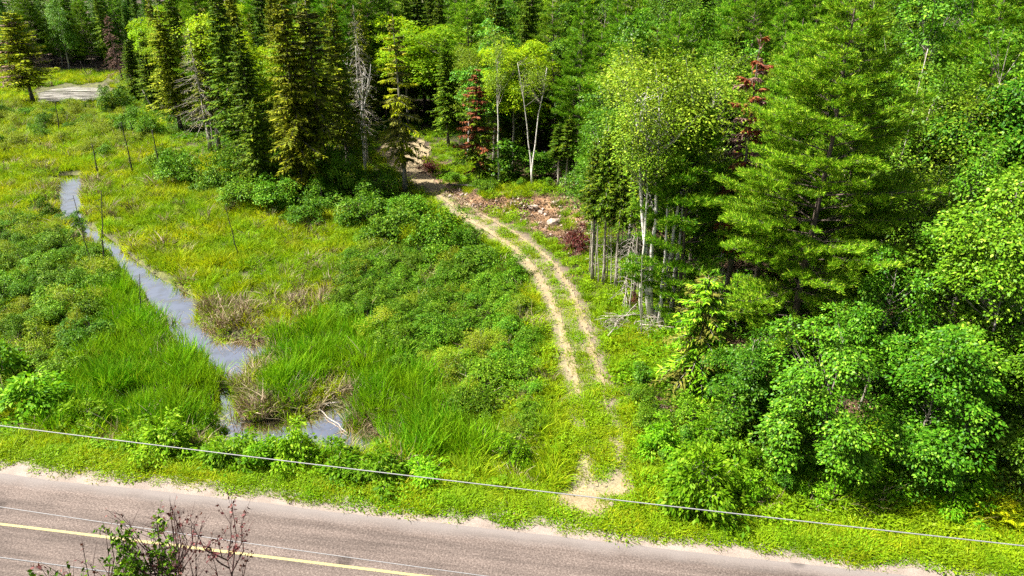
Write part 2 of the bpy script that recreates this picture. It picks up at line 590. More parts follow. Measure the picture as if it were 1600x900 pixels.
m, t, bs = nodes('rock')
f1 = ntex(t, 4, None, 5, .65)
t.links.new(ramp(t, f1, [(.3, (.15, .10, .075)), (.55, (.33, .26, .21)), (.75, (.52, .46, .41))]), bs.inputs['Base Color'])
bs.inputs['Roughness'].default_value = .9
bp = N(t, 'ShaderNodeBump'); bp.inputs['Strength'].default_value = .5
t.links.new(f1, bp.inputs['Height']); t.links.new(bp.outputs[0], bs.inputs['Normal'])
for nm, col, ro in (('cable_pale', (.24, .24, .25), .6), ('cable_dark', (.12, .12, .13), .5)):
    m, t, bs = nodes(nm)
    t.links.new(mixc(t, ntex(t, 3), tuple(c * .85 for c in col), col), bs.inputs['Base Color'])
    bs.inputs['Roughness'].default_value = ro

# ------------------------------------------------------------------ terrain
mb = MB()
ny, nx = GX.shape
ii = (np.arange(ny - 1)[:, None] * nx + np.arange(nx - 1)[None]).ravel()
mb.add(np.stack([GX, GY, GZ], -1).reshape(-1, 3), np.stack([ii, ii + 1, ii + nx + 1, ii + nx], -1))
me = mb.mesh('ground', 'ground', True)
SDU = sdpoly(UP_POLY, GX, GY)
lit = smooth(0, 4, SDU + 2 * (fbm(GX, GY, 4) - .5))
lit = np.maximum(lit, smooth(-2, 3, sdpoly(FAR_POLY, GX, GY)))
RUT_L = at(*np.array(RUT_L_PX, float).T)[:, :2]
RUT_R = at(*np.array(RUT_R_PX, float).T)[:, :2]
n_ = min(len(RUT_L), len(RUT_R))
TRACK = (RUT_L[:n_] + RUT_R[:n_]) / 2
dtr = polydist(TRACK, GX, GY)
dd = np.abs(road_d(GX, GY))
dry = np.maximum(.4 * smooth(2.2, .8, dtr), .75 * smooth(SHOUL + 2.0, SHOUL - .3, dd))
gpx, gpy = pix(GX, np.maximum(GY, 1), GZ)
BANK_PX = [(700, 298), (760, 300), (850, 303), (912, 316), (928, 368), (905, 395), (866, 374), (815, 346), (752, 332), (712, 316)]
redm = np.where(GY > 5, smooth(-10, 14, sdpoly(BANK_PX, gpx, gpy) + 22 * (fbm(GX * .8, GY * .8, 8) - .5)), 0)
redm = np.maximum(redm, np.where(GY > 5, smooth(-10, 12, sdpoly([(985, 600), (1060, 590), (1075, 650), (1010, 690)], gpx, gpy)), 0) * .8)
redm = np.maximum(redm, np.where(GY > 5, smooth(-10, 12, sdpoly([(650, 255), (690, 250), (735, 300), (690, 300)], gpx, gpy)), 0) * .6)
ca = me.color_attributes.new('soil', 'FLOAT_COLOR', 'POINT')
ca.data.foreach_set('color', np.stack([lit, dry, redm, np.ones_like(lit)], -1).astype(np.float32).ravel())
link('ground', me, kind='structure', label='marshy ground, verge and leaf-strewn woodland floor')


def sheet(name, mat, x0, x1, y0, y1, step, mask, dz, label):
    xs = np.arange(x0, x1, step); ys = np.arange(y0, y1, step)
    X, Y = np.meshgrid(xs, ys)
    jx = X + step * .35 * (noise(X * 7, Y * 7, 1) - .5); jy = Y + step * .35 * (noise(X * 7, Y * 7, 2) - .5)
    m = mask(X, Y)
    cell = m[:-1, :-1] & m[1:, :-1] & m[:-1, 1:] & m[1:, 1:]
    idx = np.arange(X.size).reshape(X.shape)
    q = np.stack([idx[:-1, :-1], idx[:-1, 1:], idx[1:, 1:], idx[1:, :-1]], -1)[cell]
    used, inv = np.unique(q, return_inverse=True)
    v = np.stack([jx, jy, ground(jx, jy) + dz], -1).reshape(-1, 3)[used]
    b = MB(); b.add(v, inv.reshape(-1, 4))
    return link(name, b.mesh(name, mat, True), kind='structure', label=label)


# road: gravel shoulder, asphalt, centre line (local x runs along the road)
ROAD_A = math.atan(ROAD_S)


def road_strip(name, mat, ylo, yhi, z, jit, label, step=.35, x0=-70, x1=70):
    xs = np.arange(x0, x1, step)
    lo = ylo + jit * (fbm(xs * .5, xs * 0 + ylo, 5) - .5) * 2
    hi = yhi + jit * (fbm(xs * .35, xs * 0 + yhi, 6) - .5) * 2 + jit * .5 * (noise(xs * 2.3, xs * 0, 7) - .5)
    b = MB()
    k = 8
    rows = [np.stack([xs, lo + (hi - lo) * i / k, np.full_like(xs, z)], -1) for i in range(k + 1)]
    n = len(xs); q = []
    for i in range(k):
        a = np.arange(n - 1) + i * n
        q.append(np.stack([a, a + 1, a + 1 + n, a + n], -1))
    b.add(np.concatenate(rows), np.concatenate(q))
    o = link(name, b.mesh(name, mat), kind='structure', label=label)
    o.location = (0, ROAD_Y, 0); o.rotation_euler = (0, 0, ROAD_A)
    return o


road_strip('gravel_shoulder', 'gravel', -SHOUL, SHOUL, -.012, .28, 'pale sandy gravel shoulder along the asphalt road')
road_strip('road', 'asphalt', -ASPH, ASPH, .0, .09, 'weathered pinkish grey asphalt road')
road_strip('centre_line', 'yellow_paint', -.06, .06, .005, .008, 'faded yellow painted centre line of the road')


def rutmask(X, Y):
    px, py = pix(X, Y, ground(X, Y))
    wob = .22 * (fbm(X * .7, Y * .7, 21) - .5) + .14 * (noise(X * 4, Y * 4, 22) - .5)
    keepL = np.where(py > 600, fbm(X * .9, Y * .9, 31) > .5, True)
    keepR = np.where((py > 655), fbm(X * .9, Y * .9, 33) > .5, True)
    nar = .2 * smooth(560, 640, py)
    l = (polydist(RUT_L, X, Y) < .34 + .7 * wob - nar) & keepL
    r = (polydist(RUT_R, X, Y) < .25 + .7 * wob - .6 * nar) & keepR
    land = inpoly([(590, 236), (606, 222), (662, 218), (672, 234), (660, 262), (700, 300), (664, 296), (622, 270)], px + 14 * (noise(X, Y, 3) - .5), py + 6 * (noise(X, Y, 4) - .5))
    return l | r | land


lo = np.minimum(RUT_L.min(0), RUT_R.min(0)) - 4; hi = np.maximum(RUT_L.max(0), RUT_R.max(0)) + 4
sheet('dirt_track', 'track_dirt', lo[0], hi[0], lo[1], hi[1] + 5, .14, rutmask, .045, 'two-rut dirt track curving from the road up into the woods')
APRON = at(*np.array([(832, 770), (870, 764), (905, 742), (985, 742), (995, 770), (985, 800), (965, 836), (890, 826), (862, 812), (842, 790)], float).T)[:, :2]


def apronmask(X, Y):
    d = sdpoly(APRON, X, Y) + 2.2 * (fbm(X * .8, Y * .8, 41) - .55) + .9 * (noise(X * 3, Y * 3, 42) - .5)
    return (d > .45) & (road_d(X, Y) > ASPH + .5 + .3 * noise(X * 1.5, Y * 1.5, 9))


sheet('track_apron', 'track_dirt', APRON[:, 0].min() - 1, APRON[:, 0].max() + 1, APRON[:, 1].min() - 1, APRON[:, 1].max() + 1, .12, apronmask, .045,
      'bare sandy patch where the dirt track meets the road')

for nm, P, lab in (('stream', STREAM, 'still stream winding through the marsh, reflecting pale sky'), ('pond', POND, 'small far pond behind the marsh shrubs')):
    P = np.array(P)
    x0, y0 = P.min(0) - 2; x1, y1 = P.max(0) + 2
    b = MB(); b.add([(x0, y0, WATER_Z), (x1, y0, WATER_Z), (x1, y1, WATER_Z), (x0, y1, WATER_Z)], [(0, 1, 2, 3)])
    link(nm, b.mesh(nm, 'water' if nm == 'stream' else 'pond_water'), kind='structure', label=lab)

#==TREES==
# ------------------------------------------------------------------ plant prototypes: {part name: mesh}
def wobble_trunk(rng, H, r0, lean=(0, 0), n=9, amp=.08, rtop=.12):
    t = np.linspace(0, 1, n)
    p = np.stack([lean[0] * t ** 1.3 * H + amp * np.cumsum(rng.normal(0, 1, n)) * (t > 0), lean[1] * t ** 1.3 * H + amp * np.cumsum(rng.normal(0, 1, n)) * (t > 0), t * H], -1)
    p[0] = (0, 0, -.15)
    r = r0 * (1 - (1 - rtop) * t) * np.where(t == 0, 1.35, 1)
    return p, r


def on_path(p, z):
    """point of trunk path at height z (vectorised)"""
    return np.stack([np.interp(z, p[:, 2], p[:, 0]), np.interp(z, p[:, 2], p[:, 1]), z], -1)


def thin_tubes(mb, a, b, sag, r0, r1, rng, seg=3):
    """many thin 3-sided branches a->b, bowed by sag in z"""
    n = len(a)
    t = np.linspace(0, 1, seg + 1)[None, :, None]
    p = a[:, None] * (1 - t) + b[:, None] * t
    p[..., 2] += (4 * t * (1 - t))[..., 0] * np.asarray(sag).reshape(-1, 1)
    d = unit(b - a)
    ref = np.where(np.abs(d[:, 2:3]) > .8, np.array([[1., 0, 0]]), np.array([[0, 0, 1.]]))
    u = unit(np.cross(d, ref)); v = np.cross(d, u)
    r = (np.asarray(r0).reshape(-1, 1) * (1 - t[0, :, 0][None]) + np.asarray(r1).reshape(-1, 1) * t[0, :, 0][None])
    th = np.arange(3) * 2 * math.pi / 3
    ring = p[:, :, None] + r[..., None, None] * (np.cos(th)[None, None, :, None] * u[:, None, None] + np.sin(th)[None, None, :, None] * v[:, None, None])
    base = (np.arange(n) * (seg + 1) * 3)[:, None, None]
    i = (np.arange(seg) * 3)[None, :, None]; k = np.arange(3)[None, None]; k2 = (k + 1) % 3
    q = np.stack([base + i + k, base + i + k2, base + i + 3 + k2, base + i + 3 + k], -1).reshape(-1, 4)
    mb.add(ring.reshape(-1, 3), q)


def gen_spruce(seed, H=14., R=2.1, bare=.1, droop=.35, sparse=0., mat='needle_spruce', mat2=None, frac2=0., bark='bark_spruce',
               step=.33, power=.8, twig=1., deadlow=.0, width=.072, lean=(0, 0)):
    rng = np.random.default_rng(seed)
    tp, tr = wobble_trunk(rng, H, H * .0115, lean, amp=.03, rtop=.06)
    tb = MB(); tb.tube(tp, tr, 7)
    z0 = H * bare
    zs = np.arange(z0, H * .985, step)
    az, zz = [], []
    for z in zs:
        k = rng.integers(5, 8) if (z - z0) / (H - z0) < .85 else rng.integers(3, 6)
        az.append(rng.uniform(0, 2 * math.pi) + np.arange(k) * 2 * math.pi / k + rng.normal(0, .25, k)); zz.append(z + rng.uniform(-step * .4, step * .4, k))
    az = np.concatenate(az); zz = np.clip(np.concatenate(zz), z0 * .9, H * .99)
    keep = rng.random(len(az)) > sparse
    az, zz = az[keep], zz[keep]
    t = (zz - z0) / (H - z0)
    prof = np.clip(1 - t, 0, 1) ** power * (1 - .35 * smooth(.18, 0, t))
    lob = 1 + .25 * np.sin(az * 2 + seed) * .5 + .22 * (noise(az * 1.5, zz * .8, seed) - .5) * 2
    L = (R * prof * rng.uniform(.62, 1.15, len(az)) * lob + .1)
    o = on_path(tp, zz)
    dh = np.stack([np.cos(az), np.sin(az), 0 * az], -1)
    e0 = .45 * t - .15 - droop * (1 - t) * .6 + rng.normal(0, .1, len(az))
    bb = droop * (1 - t) * .9 + .05
    nd = (zz < z0 + (H - z0) * deadlow)
    br = MB()
    def bp(s):
        """point on each branch at s"""
        return o + dh * (L * s)[..., None] + np.array([0, 0, 1.]) * (L * (e0 * s - bb * s * s + .55 * bb * s ** 3))[..., None]
    one = np.ones(len(az))
    thin_tubes(br, o, bp(one * .85), L * .02, .012 + L * .011, .004 * one, rng)
    # dead twigs under the live crown
    nl = int(14 + 30 * bare)
    if bare > .12:
        zl = rng.uniform(H * .04, z0, nl * 2); al = rng.uniform(0, 6.28, nl * 2)
        a = on_path(tp, zl); ll = rng.uniform(.3, 1.0, nl * 2) * R * .6
        b = a + np.stack([np.cos(al) * ll, np.sin(al) * ll, -rng.uniform(.1, .5, nl * 2) * ll], -1)
        thin_tubes(br, a, b, .05 * ll, .012, .003, rng)
    S = 12
    cr = {0: MB(), 1: MB()}
    which = np.zeros(len(az), int)
    if mat2:
        which = (noise(az * 1.2 + 5, zz * .9, seed + 3) + .25 * rng.normal(0, 1, len(az)) < frac2).astype(int)
    for w_ in (0, 1):
        sel = np.where((which == w_) & ~nd)[0]
        if not len(sel):
            continue
        B = np.repeat(sel, S * 2)
        s = np.tile(np.repeat((np.arange(S) + .6) / S, 2), len(sel)) + rng.uniform(-.05, .05, len(B))
        side = np.tile(np.array([-1., 1.]), S * len(sel))
        P = o[B] + dh[B] * (L[B] * s)[:, None]
        P[:, 2] += L[B] * (e0[B] * s - bb[B] * s * s + .55 * bb[B] * s ** 3)
        sw = side * rng.uniform(.5, 1.15, len(B))
        ca, sa = np.cos(sw), np.sin(sw)
        d = np.stack([dh[B][:, 0] * ca - dh[B][:, 1] * sa, dh[B][:, 0] * sa + dh[B][:, 1] * ca, -rng.uniform(.05, .55, len(B))], -1)
        ln = twig * (.14 + .36 * L[B] * (1.05 - s) * rng.uniform(.6, 1.1, len(B)) + .1 * rng.random(len(B)))
        up = np.array([0, 0, 1.]) + rng.normal(0, .45, (len(B), 3))
        cr[w_].leaves(P, d, up, ln, width * (.8 + .6 * rng.random(len(B))) + ln * .1, .15)
        # hanging sprays below the twigs
        k = rng.random(len(B)) < .7
        d2 = d[k] * .55 + np.array([0, 0, -1.]) * rng.uniform(.2, .8, k.sum())[:, None]
        cr[w_].leaves(P[k] + d[k] * ln[k][:, None] * .35, d2, rng.normal(0, 1, (k.sum(), 3)), ln[k] * .6 + .06, width * 1.0, .1)
        # tip
        one = np.ones(len(sel))
        tipP = o[sel] + dh[sel] * (L[sel] * .9)[:, None]; tipP[:, 2] += L[sel] * (e0[sel] * .9 - bb[sel] * .81 + .55 * bb[sel] * .73)
        cr[w_].leaves(tipP, dh[sel] + np.array([0, 0, .15]), np.tile([0, 0, 1.], (len(sel), 1)), .3 * twig, width, .1)
    # leader
    a = rng.uniform(0, 6.28, 14); zl = rng.uniform(H * .93, H * 1.0, 14)
    cr[0].leaves(on_path(tp, zl), np.stack([np.cos(a) * .5, np.sin(a) * .5, .6 + 0 * a], -1), rng.normal(0, 1, (14, 3)), .3, width, .1)
    out = {'trunk': tb.mesh('trunk', bark, True), 'branches': br.mesh('branches', bark)}
    out['crown'] = cr[0].mesh('crown', mat)
    if mat2:
        out['dead_needles'] = cr[1].mesh('dead_needles', mat2)
    return {'parts': out, 'H': H, 'R': R}


def gen_pine(seed, H=15., R=3.4, bare=.22, mat='needle_pine', step=.88, tuft=36, nl=.21, tk=.0105):
    """white pine: tiers of long level branches carrying brushes of needles"""
    rng = np.random.default_rng(seed)
    tp, tr = wobble_trunk(rng, H, H * tk, amp=.05, rtop=.08)
    tb = MB(); tb.tube(tp, tr, 8)
    br = MB(); cr = MB()
    z0 = H * bare
    z = z0
    while z < H * .985:
        t = (z - z0) / (H - z0)
        k = rng.integers(5, 8) if t < .9 else 4
        prof = (np.sin(math.pi * (.22 + .78 * t)) ** .7 if t > .3 else .72 + .9 * t * .8) * (1 - .25 * t)
        a0 = rng.uniform(0, 6.28)
        for i in range(k):
            if rng.random() < .27:
                continue
            az = a0 + i * 6.283 / k + rng.normal(0, .25)
            L = R * prof * rng.uniform(.6, 1.15) * (1 - t) ** .35 + .25
            o = on_path(tp, np.array([z + rng.uniform(-.2, .2)]))[0]
            dh = np.array([math.cos(az), math.sin(az), 0])
            e = .12 + .5 * t + rng.normal(0, .07)
            s = np.linspace(0, 1, 5)
            P = o + dh * (L * s)[:, None]; P[:, 2] += L * (e * s - .22 * s * s + .22 * s ** 3)
            br.tube(P, np.linspace(.015 + L * .008, .006, 5), 4, False)
            # side branchlets
            nb = int(6 + L * 5.0)
            sb = rng.uniform(.14, 1.0, nb)
            sgn = rng.choice([-1, 1], nb)
            an = az + sgn * rng.uniform(.35, 1.1, nb)
            lb = (1.15 - sb) * L * .55 * rng.uniform(.5, 1.1, nb) + .18
            b0 = np.stack([np.interp(sb, s, P[:, c]) for c in range(3)], -1)
            b1 = b0 + np.stack([np.cos(an) * lb, np.sin(an) * lb, lb * rng.uniform(.05, .3, nb)], -1)
            thin_tubes(br, b0, b1, .04 * lb, .011, .005, rng, 2)
            # brushes: along branchlets and at the branch end
            nt_ = np.maximum(2, (lb / .16).astype(int))
            C0 = np.concatenate([b0[j] + (b1[j] - b0[j]) * np.linspace(.35, 1, nt_[j])[:, None] for j in range(nb)] + [P[3:4], P[4:5], (P[3:4] + P[4:5]) / 2])
            D0 = np.concatenate([np.tile(b1[j] - b0[j], (nt_[j], 1)) for j in range(nb)] + [np.tile(dh, (3, 1))])
            D0 = unit(D0)
            c = np.repeat(C0, tuft // 2, 0); d = np.repeat(D0, tuft // 2, 0)
            dd_ = d * .55 + unit(rng.normal(0, 1, c.shape)) * .7 + np.array([0, 0, .55])
            cr.needles(c + rng.normal(0, .05, c.shape), dd_, nl * rng.uniform(.6, 1.15, len(c)), .03, rng.normal(0, 1, c.shape))
        z += step * rng.uniform(.7, 1.25) * (1 - .45 * t)
    nd = 26
    zl = rng.uniform(H * .06, z0, nd); al = rng.uniform(0, 6.28, nd); a = on_path(tp, zl); ll = rng.uniform(.4, 1.6, nd)
    thin_tubes(br, a, a + np.stack([np.cos(al) * ll, np.sin(al) * ll, rng.uniform(-.4, .1, nd) * ll], -1), .05 * ll, .016, .004, rng)
    return {'parts': {'trunk': tb.mesh('trunk', 'bark_pine', True), 'branches': br.mesh('branches', 'bark_pine'), 'crown': cr.mesh('crown', mat)}, 'H': H, 'R': R}


def gen_broad(seed, H=10., R=3., base=.15, clumps=190, per=60, leaf=.13, mat='leaf_maple', bark='bark_grey', stems=1, trunk_r=.11,
              rc=.62, flat_=.3, egg=.45, lump=.35, spread=.0, limbs=.5, shell=.42, leans=None, lw=.62, rise=.9, limb_bark=None, tmul=.82, boughs=18, brad=.37, tilt_=.75, jit=.42):
    """broad-leaved tree or shrub: stems, limbs to leaf sprays spread through a lumpy crown"""
    rng = np.random.default_rng(seed)
    tb = MB(); br = MB(); cr = MB()
    paths = []
    for k in range(stems):
        if leans:
            ln = leans[k % len(leans)]
        else:
            a = rng.uniform(0, 6.28)
            ln = (math.cos(a) * spread * rng.uniform(.5, 1), math.sin(a) * spread * rng.uniform(.5, 1))
        p, r = wobble_trunk(rng, H * tmul * rng.uniform(.84, .96), trunk_r * rng.uniform(.75, 1.1), ln, amp=.02 * R, rtop=.14)
        if stems > 1:
            p[1:, :2] += rng.normal(0, .06 * R, 2); p[0, :2] += rng.normal(0, .03 * R, 2)
        tb.tube(p, r, 6 if trunk_r > .05 else 4)
        paths.append(p)
    zb = H * base
    cz = zb + (H - zb) * egg
    ub = unit(rng.normal(0, 1, (boughs, 3)))
    rb_ = rng.uniform(.35, .8, boughs)
    azb = np.arctan2(ub[:, 1], ub[:, 0])
    lmb = 1 + lump * (noise(azb * 1.4 + seed, ub[:, 2] * 2.2 + 3, seed) - .5) * 2
    bc = ub * (rb_ * lmb)[:, None] * R
    bc[:, 2] = cz + ub[:, 2] * rb_ * np.where(ub[:, 2] > 0, H - cz, cz - zb)
    br_ = R * brad * rng.uniform(.65, 1.25, boughs)
    K = rng.integers(0, boughs, clumps)
    v_ = rng.normal(0, 1, (clumps, 3)); v_[:, 2] = v_[:, 2] * .8 + .35
    v_ = unit(v_)
    c = bc[K] + v_ * (br_[K] * rng.random(clumps) ** .35)[:, None] * np.array([1, 1, .62])
    c[:, 2] = np.clip(c[:, 2], max(zb, .05), H) - .12 * (H - zb) * (rng.random(clumps) < .3)
    c[:, 2] = np.maximum(c[:, 2], .08)
    u = unit(v_ + .7 * ub[K])
    az = np.arctan2(u[:, 1], u[:, 0])
    mid = np.mean([on_path(p, np.array([min(cz, p[-1, 2])]))[0][:2] for p in paths], 0)
    c[:, :2] += mid * (c[:, 2:3] / max(cz, .1)) * .9
    outw = unit(np.stack([u[:, 0], u[:, 1], 0 * az], -1) + 1e-6)
    tilt = unit(np.array([0, 0, 1.]) + outw * rng.uniform(.1, tilt_, clumps)[:, None] + rng.normal(0, .18, (clumps, 3)))
    # limbs
    k = rng.random(clumps) < limbs
    pid = rng.integers(0, stems, clumps)
    a = np.stack([on_path(paths[pid[i]], np.array([max(.15 * H, min(c[i, 2] - rise * np.hypot(*(c[i, :2] - mid)), paths[pid[i]][-1, 2]))]))[0] for i in range(clumps)])
    thin_tubes(br, a[k], c[k], -.06 * np.linalg.norm(c[k] - a[k], axis=1), .008 + .009 * trunk_r / .1, .004, rng)
    # leaves
    n = clumps * per
    I = np.repeat(np.arange(clumps), per)
    rcl = rc * rng.uniform(.6, 1.25, clumps)[I]
    th = rng.uniform(0, 6.283, n); rr = np.sqrt(rng.random(n)) * rcl
    e1 = unit(np.cross(tilt[I], np.array([.3, .9, .1]))); e2 = np.cross(tilt[I], e1)
    off = e1 * (np.cos(th) * rr)[:, None] + e2 * (np.sin(th) * rr)[:, None]
    P = c[I] + off + tilt[I] * (rng.normal(0, flat_ * .5, n) * rcl - .35 * rr * rr / rcl)[:, None]
    d = unit(off + outw[I] * .25) + rng.normal(0, .35, (n, 3)) + np.array([0, 0, -.35])
    nr = tilt[I] + rng.normal(0, jit, (n, 3))
    ln = leaf * rng.uniform(.5, 1.4, n)
    cr.leaves(P, d, nr, ln, ln * lw, .12)
    return {'parts': {'trunk' if stems == 1 else 'stems': tb.mesh('trunk', bark, True), 'branches': br.mesh('branches', limb_bark or bark), 'crown': cr.mesh('crown', mat)}, 'H': H, 'R': R}


def gen_bare(seed, H=12., R=1.5, forks=None, nbr=110, bark='bark_dead', r0=.11, droop=.25, sub=5, bare=.25, needles=None, nfrac=.0):
    """dead conifer or forked dead trunk: tubes only"""
    rng = np.random.default_rng(seed)
    tb = MB(); br = MB()
    tp, tr = wobble_trunk(rng, H, r0, amp=.05, rtop=.1)
    tb.tube(tp, tr, 7)
    paths = [tp]
    for (z, ax, ay, L) in forks or []:
        o = on_path(tp, np.array([z]))[0]
        s = np.linspace(0, 1, 6)
        p = o + np.stack([ax * L * s ** .8, ay * L * s ** .8, L * s * (1 - .1 * s)], -1) + rng.normal(0, .04, (6, 3)) * s[:, None]
        tb.tube(p, np.linspace(r0 * .6, r0 * .1, 6), 6)
        paths.append(p)
    zz = rng.uniform(H * bare, H * .98, nbr); az = rng.uniform(0, 6.28, nbr)
    t = (zz / H - bare) / (1 - bare)
    L = R * (1 - t) ** .8 * rng.uniform(.35, 1.1, nbr) + .1
    o = on_path(tp, zz)
    b = o + np.stack([np.cos(az) * L, np.sin(az) * L, L * (rng.uniform(-.6, .1, nbr) - droop)], -1)
    thin_tubes(br, o, b, .12 * L, .008 + .008 * L, .003, rng)
    I = np.repeat(np.arange(nbr), sub); s = rng.uniform(.3, 1, len(I))
    a2 = o[I] + (b - o)[I] * s[:, None]; a2[:, 2] += 4 * s * (1 - s) * .12 * L[I]
    l2 = L[I] * rng.uniform(.15, .4, len(I)); az2 = az[I] + rng.normal(0, .8, len(I))
    b2 = a2 + np.stack([np.cos(az2) * l2, np.sin(az2) * l2, l2 * rng.uniform(-.9, .1, len(I))], -1)
    thin_tubes(br, a2, b2, .05 * l2, .005, .002, rng, 2)
    for p in paths[1:]:
        for q in range(5):
            j = rng.uniform(.35, .95); o_ = np.array([np.interp(j, np.linspace(0, 1, len(p)), p[:, c]) for c in range(3)])
            a_ = rng.uniform(0, 6.28); l_ = rng.uniform(.5, 1.3)
            br.tube([o_, o_ + np.array([math.cos(a_) * l_ * .3, math.sin(a_) * l_ * .3, l_ * .5]), o_ + np.array([math.cos(a_) * l_ * .55, math.sin(a_) * l_ * .55, l_])], [.02, .013, .004], 4)
    parts = {'trunk': tb.mesh('trunk', bark, True), 'branches': br.mesh('branches', bark)}
    if needles:
        cr = MB()
        k = rng.random(len(I)) < nfrac
        kk = np.repeat(np.where(k)[0], 4)
        d = b2[kk] - a2[kk] + rng.normal(0, .12, (len(kk), 3))
        cr.leaves(a2[kk] + (b2[kk] - a2[kk]) * rng.random((len(kk), 1)), d, rng.normal(0, 1, d.shape), .16, .05)
        parts['crown'] = cr.mesh('crown', needles)
    return {'parts': parts, 'H': H, 'R': R}


def gen_fern(seed, H=.9, R=.9, fr=9, mat='leaf_fern'):
    rng = np.random.default_rng(seed)
    out = MB(); st = MB()
    for i in range(fr):
        az = i * 6.283 / fr + rng.normal(0, .25); L = R * rng.uniform(.8, 1.15)
        s = np.linspace(.02, 1, 15)
        p = np.stack([math.cos(az) * L * s, math.sin(az) * L * s, H * (1.5 * s - 1.0 * s * s) * rng.uniform(.85, 1.1)], -1)
        st.tube(p[::2], np.linspace(.012, .003, len(p[::2])), 3, False)
        w_ = .30 * L * np.sin(np.pi * np.clip(s * .9 + .12, 0, 1)) + .02
        for sg in (-1, 1):
            d = np.stack([-math.sin(az) * sg + .35 * math.cos(az) + 0 * s, math.cos(az) * sg + .35 * math.sin(az) + 0 * s, -.15 + 0 * s], -1)
            out.leaves(p, d, np.tile([0, 0, 1.], (len(s), 1)) + rng.normal(0, .15, (len(s), 3)), w_, .085, .1)
    return {'parts': {'stems': st.mesh('stems', 'leaf_under'), 'fronds': out.mesh('fronds', mat)}, 'H': H, 'R': R}


P = {}
P['spruce'] = [gen_spruce(s, 14, 2.1, b, .42, .05) for s, b in ((11, .08), (12, .16), (13, .22))]
P['spruce_dark'] = [gen_spruce(s, 14, 2.0, b, .3, .0, 'needle_dark') for s, b in ((21, .06), (22, .1), (23, .2))]
P['fir_blue'] = [gen_spruce(s, 14, 2.5, .05, .2, .0, 'needle_blue', power=.9) for s in (31, 32)]
P['spruce_small'] = [gen_spruce(s, 6, 1.5, .03, .25, .0, 'needle_dark', step=.24, width=.09) for s in (35, 36)]
P['spruce_sparse'] = [gen_spruce(41, 13, 1.9, .2, .45, .45, 'needle_lichen', 'needle_larch', .4, step=.4, width=.08, bark='bark_grey')]
P['spruce_lichen'] = [gen_spruce(s, 14, 1.9, .3, .5, .25, 'needle_spruce', 'needle_lichen', .5, width=.08, bark='bark_grey') for s in (43, 44)]
P['fir_dying'] = [gen_spruce(51, 10, 1.7, .12, .25, .2, 'needle_dark', 'needle_red', .46)]
P['fir_red'] = [gen_spruce(52, 14, 1.3, .3, .25, .5, 'needle_brown', 'needle_red', .6, power=.5)]
P['fir_thin'] = [gen_spruce(s, 11, 1.35, .48, .3, .1, 'needle_dark', bark='bark_grey', step=.28) for s in (55, 56, 57)]
P['pine'] = [gen_pine(s, 15, 3.5, .2) for s in (61, 62, 63)]
P['pine_great'] = [gen_pine(64, 20, 5.2, .14, step=.74, tuft=34, nl=.23, tk=.0095)]
P['pine_young'] = [gen_pine(s, 9, 2.5, .1, step=.62) for s in (65, 66)]
P['larch'] = [gen_spruce(71, 11, 2.6, .22, .05, .1, 'needle_larch', 'needle_brown', .3, power=.65, step=.36)]
P['hemlock'] = [gen_spruce(75, 7, 1.7, .14, .8, .05, 'needle_pine', 'needle_lichen', .4, power=.6, step=.22, width=.045, twig=1.0, bark='bark_grey')]
P['maple'] = [gen_broad(s, 8, 2.7, .03, 170, 125, .13, 'leaf_maple', rc=.62, trunk_r=.09, flat_=.16, boughs=21, brad=.33, tilt_=.5, jit=.3, lump=.45) for s in (81, 82, 83)]
P['maple_tall'] = [gen_broad(s, 13, 3.0, .25, 200, 110, .145, 'leaf_maple', rc=.7, trunk_r=.15, flat_=.18, boughs=18, tilt_=.5, jit=.3, lump=.45) for s in (85, 86)]
P['poplar'] = [gen_broad(s, 14, 2.9, .22, 240, 84, .125, 'leaf_poplar', rc=.6, boughs=20, brad=.36, trunk_r=.14, flat_=.6, lump=.5, limbs=.3) for s in (91, 92, 93)]
P['round'] = [gen_broad(s, 13, 3.4, .28, 220, 84, .17, 'leaf_bright', rc=.75, boughs=18, trunk_r=.15, egg=.5, lump=.45, limbs=.3) for s in (95, 96)]
BK = dict(bark='bark_birch', limb_bark='bark_grey', flat_=.8, limbs=.6, lump=.75, shell=.55, rise=1.5, tmul=.84)
P['birch'] = [gen_broad(s, 14, 2.3, .42, 200, 56, .10, 'leaf_birch', stems=1, trunk_r=.1, rc=.62, **BK) for s in (101, 102, 103)]
P['birch_slim'] = [gen_broad(s, 14, 1.7, .56, 90, 48, .10, 'leaf_birch', stems=1, trunk_r=.115, rc=.6, boughs=12, **BK) for s in (107, 108)]
P['birch_lean'] = [gen_broad(105, 14, 2.8, .5, 200, 56, .10, 'leaf_birch', stems=3, trunk_r=.125, boughs=22, brad=.34, rc=.62, leans=[(-.13, .05), (.04, -.04), (-.04, -.02)], **{**BK, 'limb_bark': 'bark_birch', 'limbs': .3})]
BK.update(shell=.6, limbs=.9, tmul=.95)
P['birch_fork'] = [gen_broad(106, 14, 1.9, .66, 60, 44, .10, 'leaf_birch', stems=2, trunk_r=.11, rc=.55, leans=[(-.09, 0), (.09, .02)], **BK)]
P['sapling'] = [gen_broad(s, 4.5, 1.3, .08, 60, 50, .17, 'leaf_maple', stems=2, trunk_r=.035, rc=.48, spread=.1, jit=.3) for s in (111, 112)]
P['shrub'] = [gen_broad(s, 2.2, 1.6, -.05, 110, 74, .095, 'leaf_shrub', 'bark_dark', 5, .03, rc=.36, boughs=11, brad=.45, egg=.38, spread=.35, shell=.36, flat_=.4, lump=.5) for s in (121, 122, 123)]
P['willow'] = [gen_broad(s, 2.2, 1.5, -.05, 100, 66, .095, 'leaf_willow', 'bark_grey', 6, .025, rc=.36, boughs=11, brad=.42, egg=.4, spread=.35, shell=.4, flat_=.6, lw=.42, lump=.5) for s in (125, 126)]
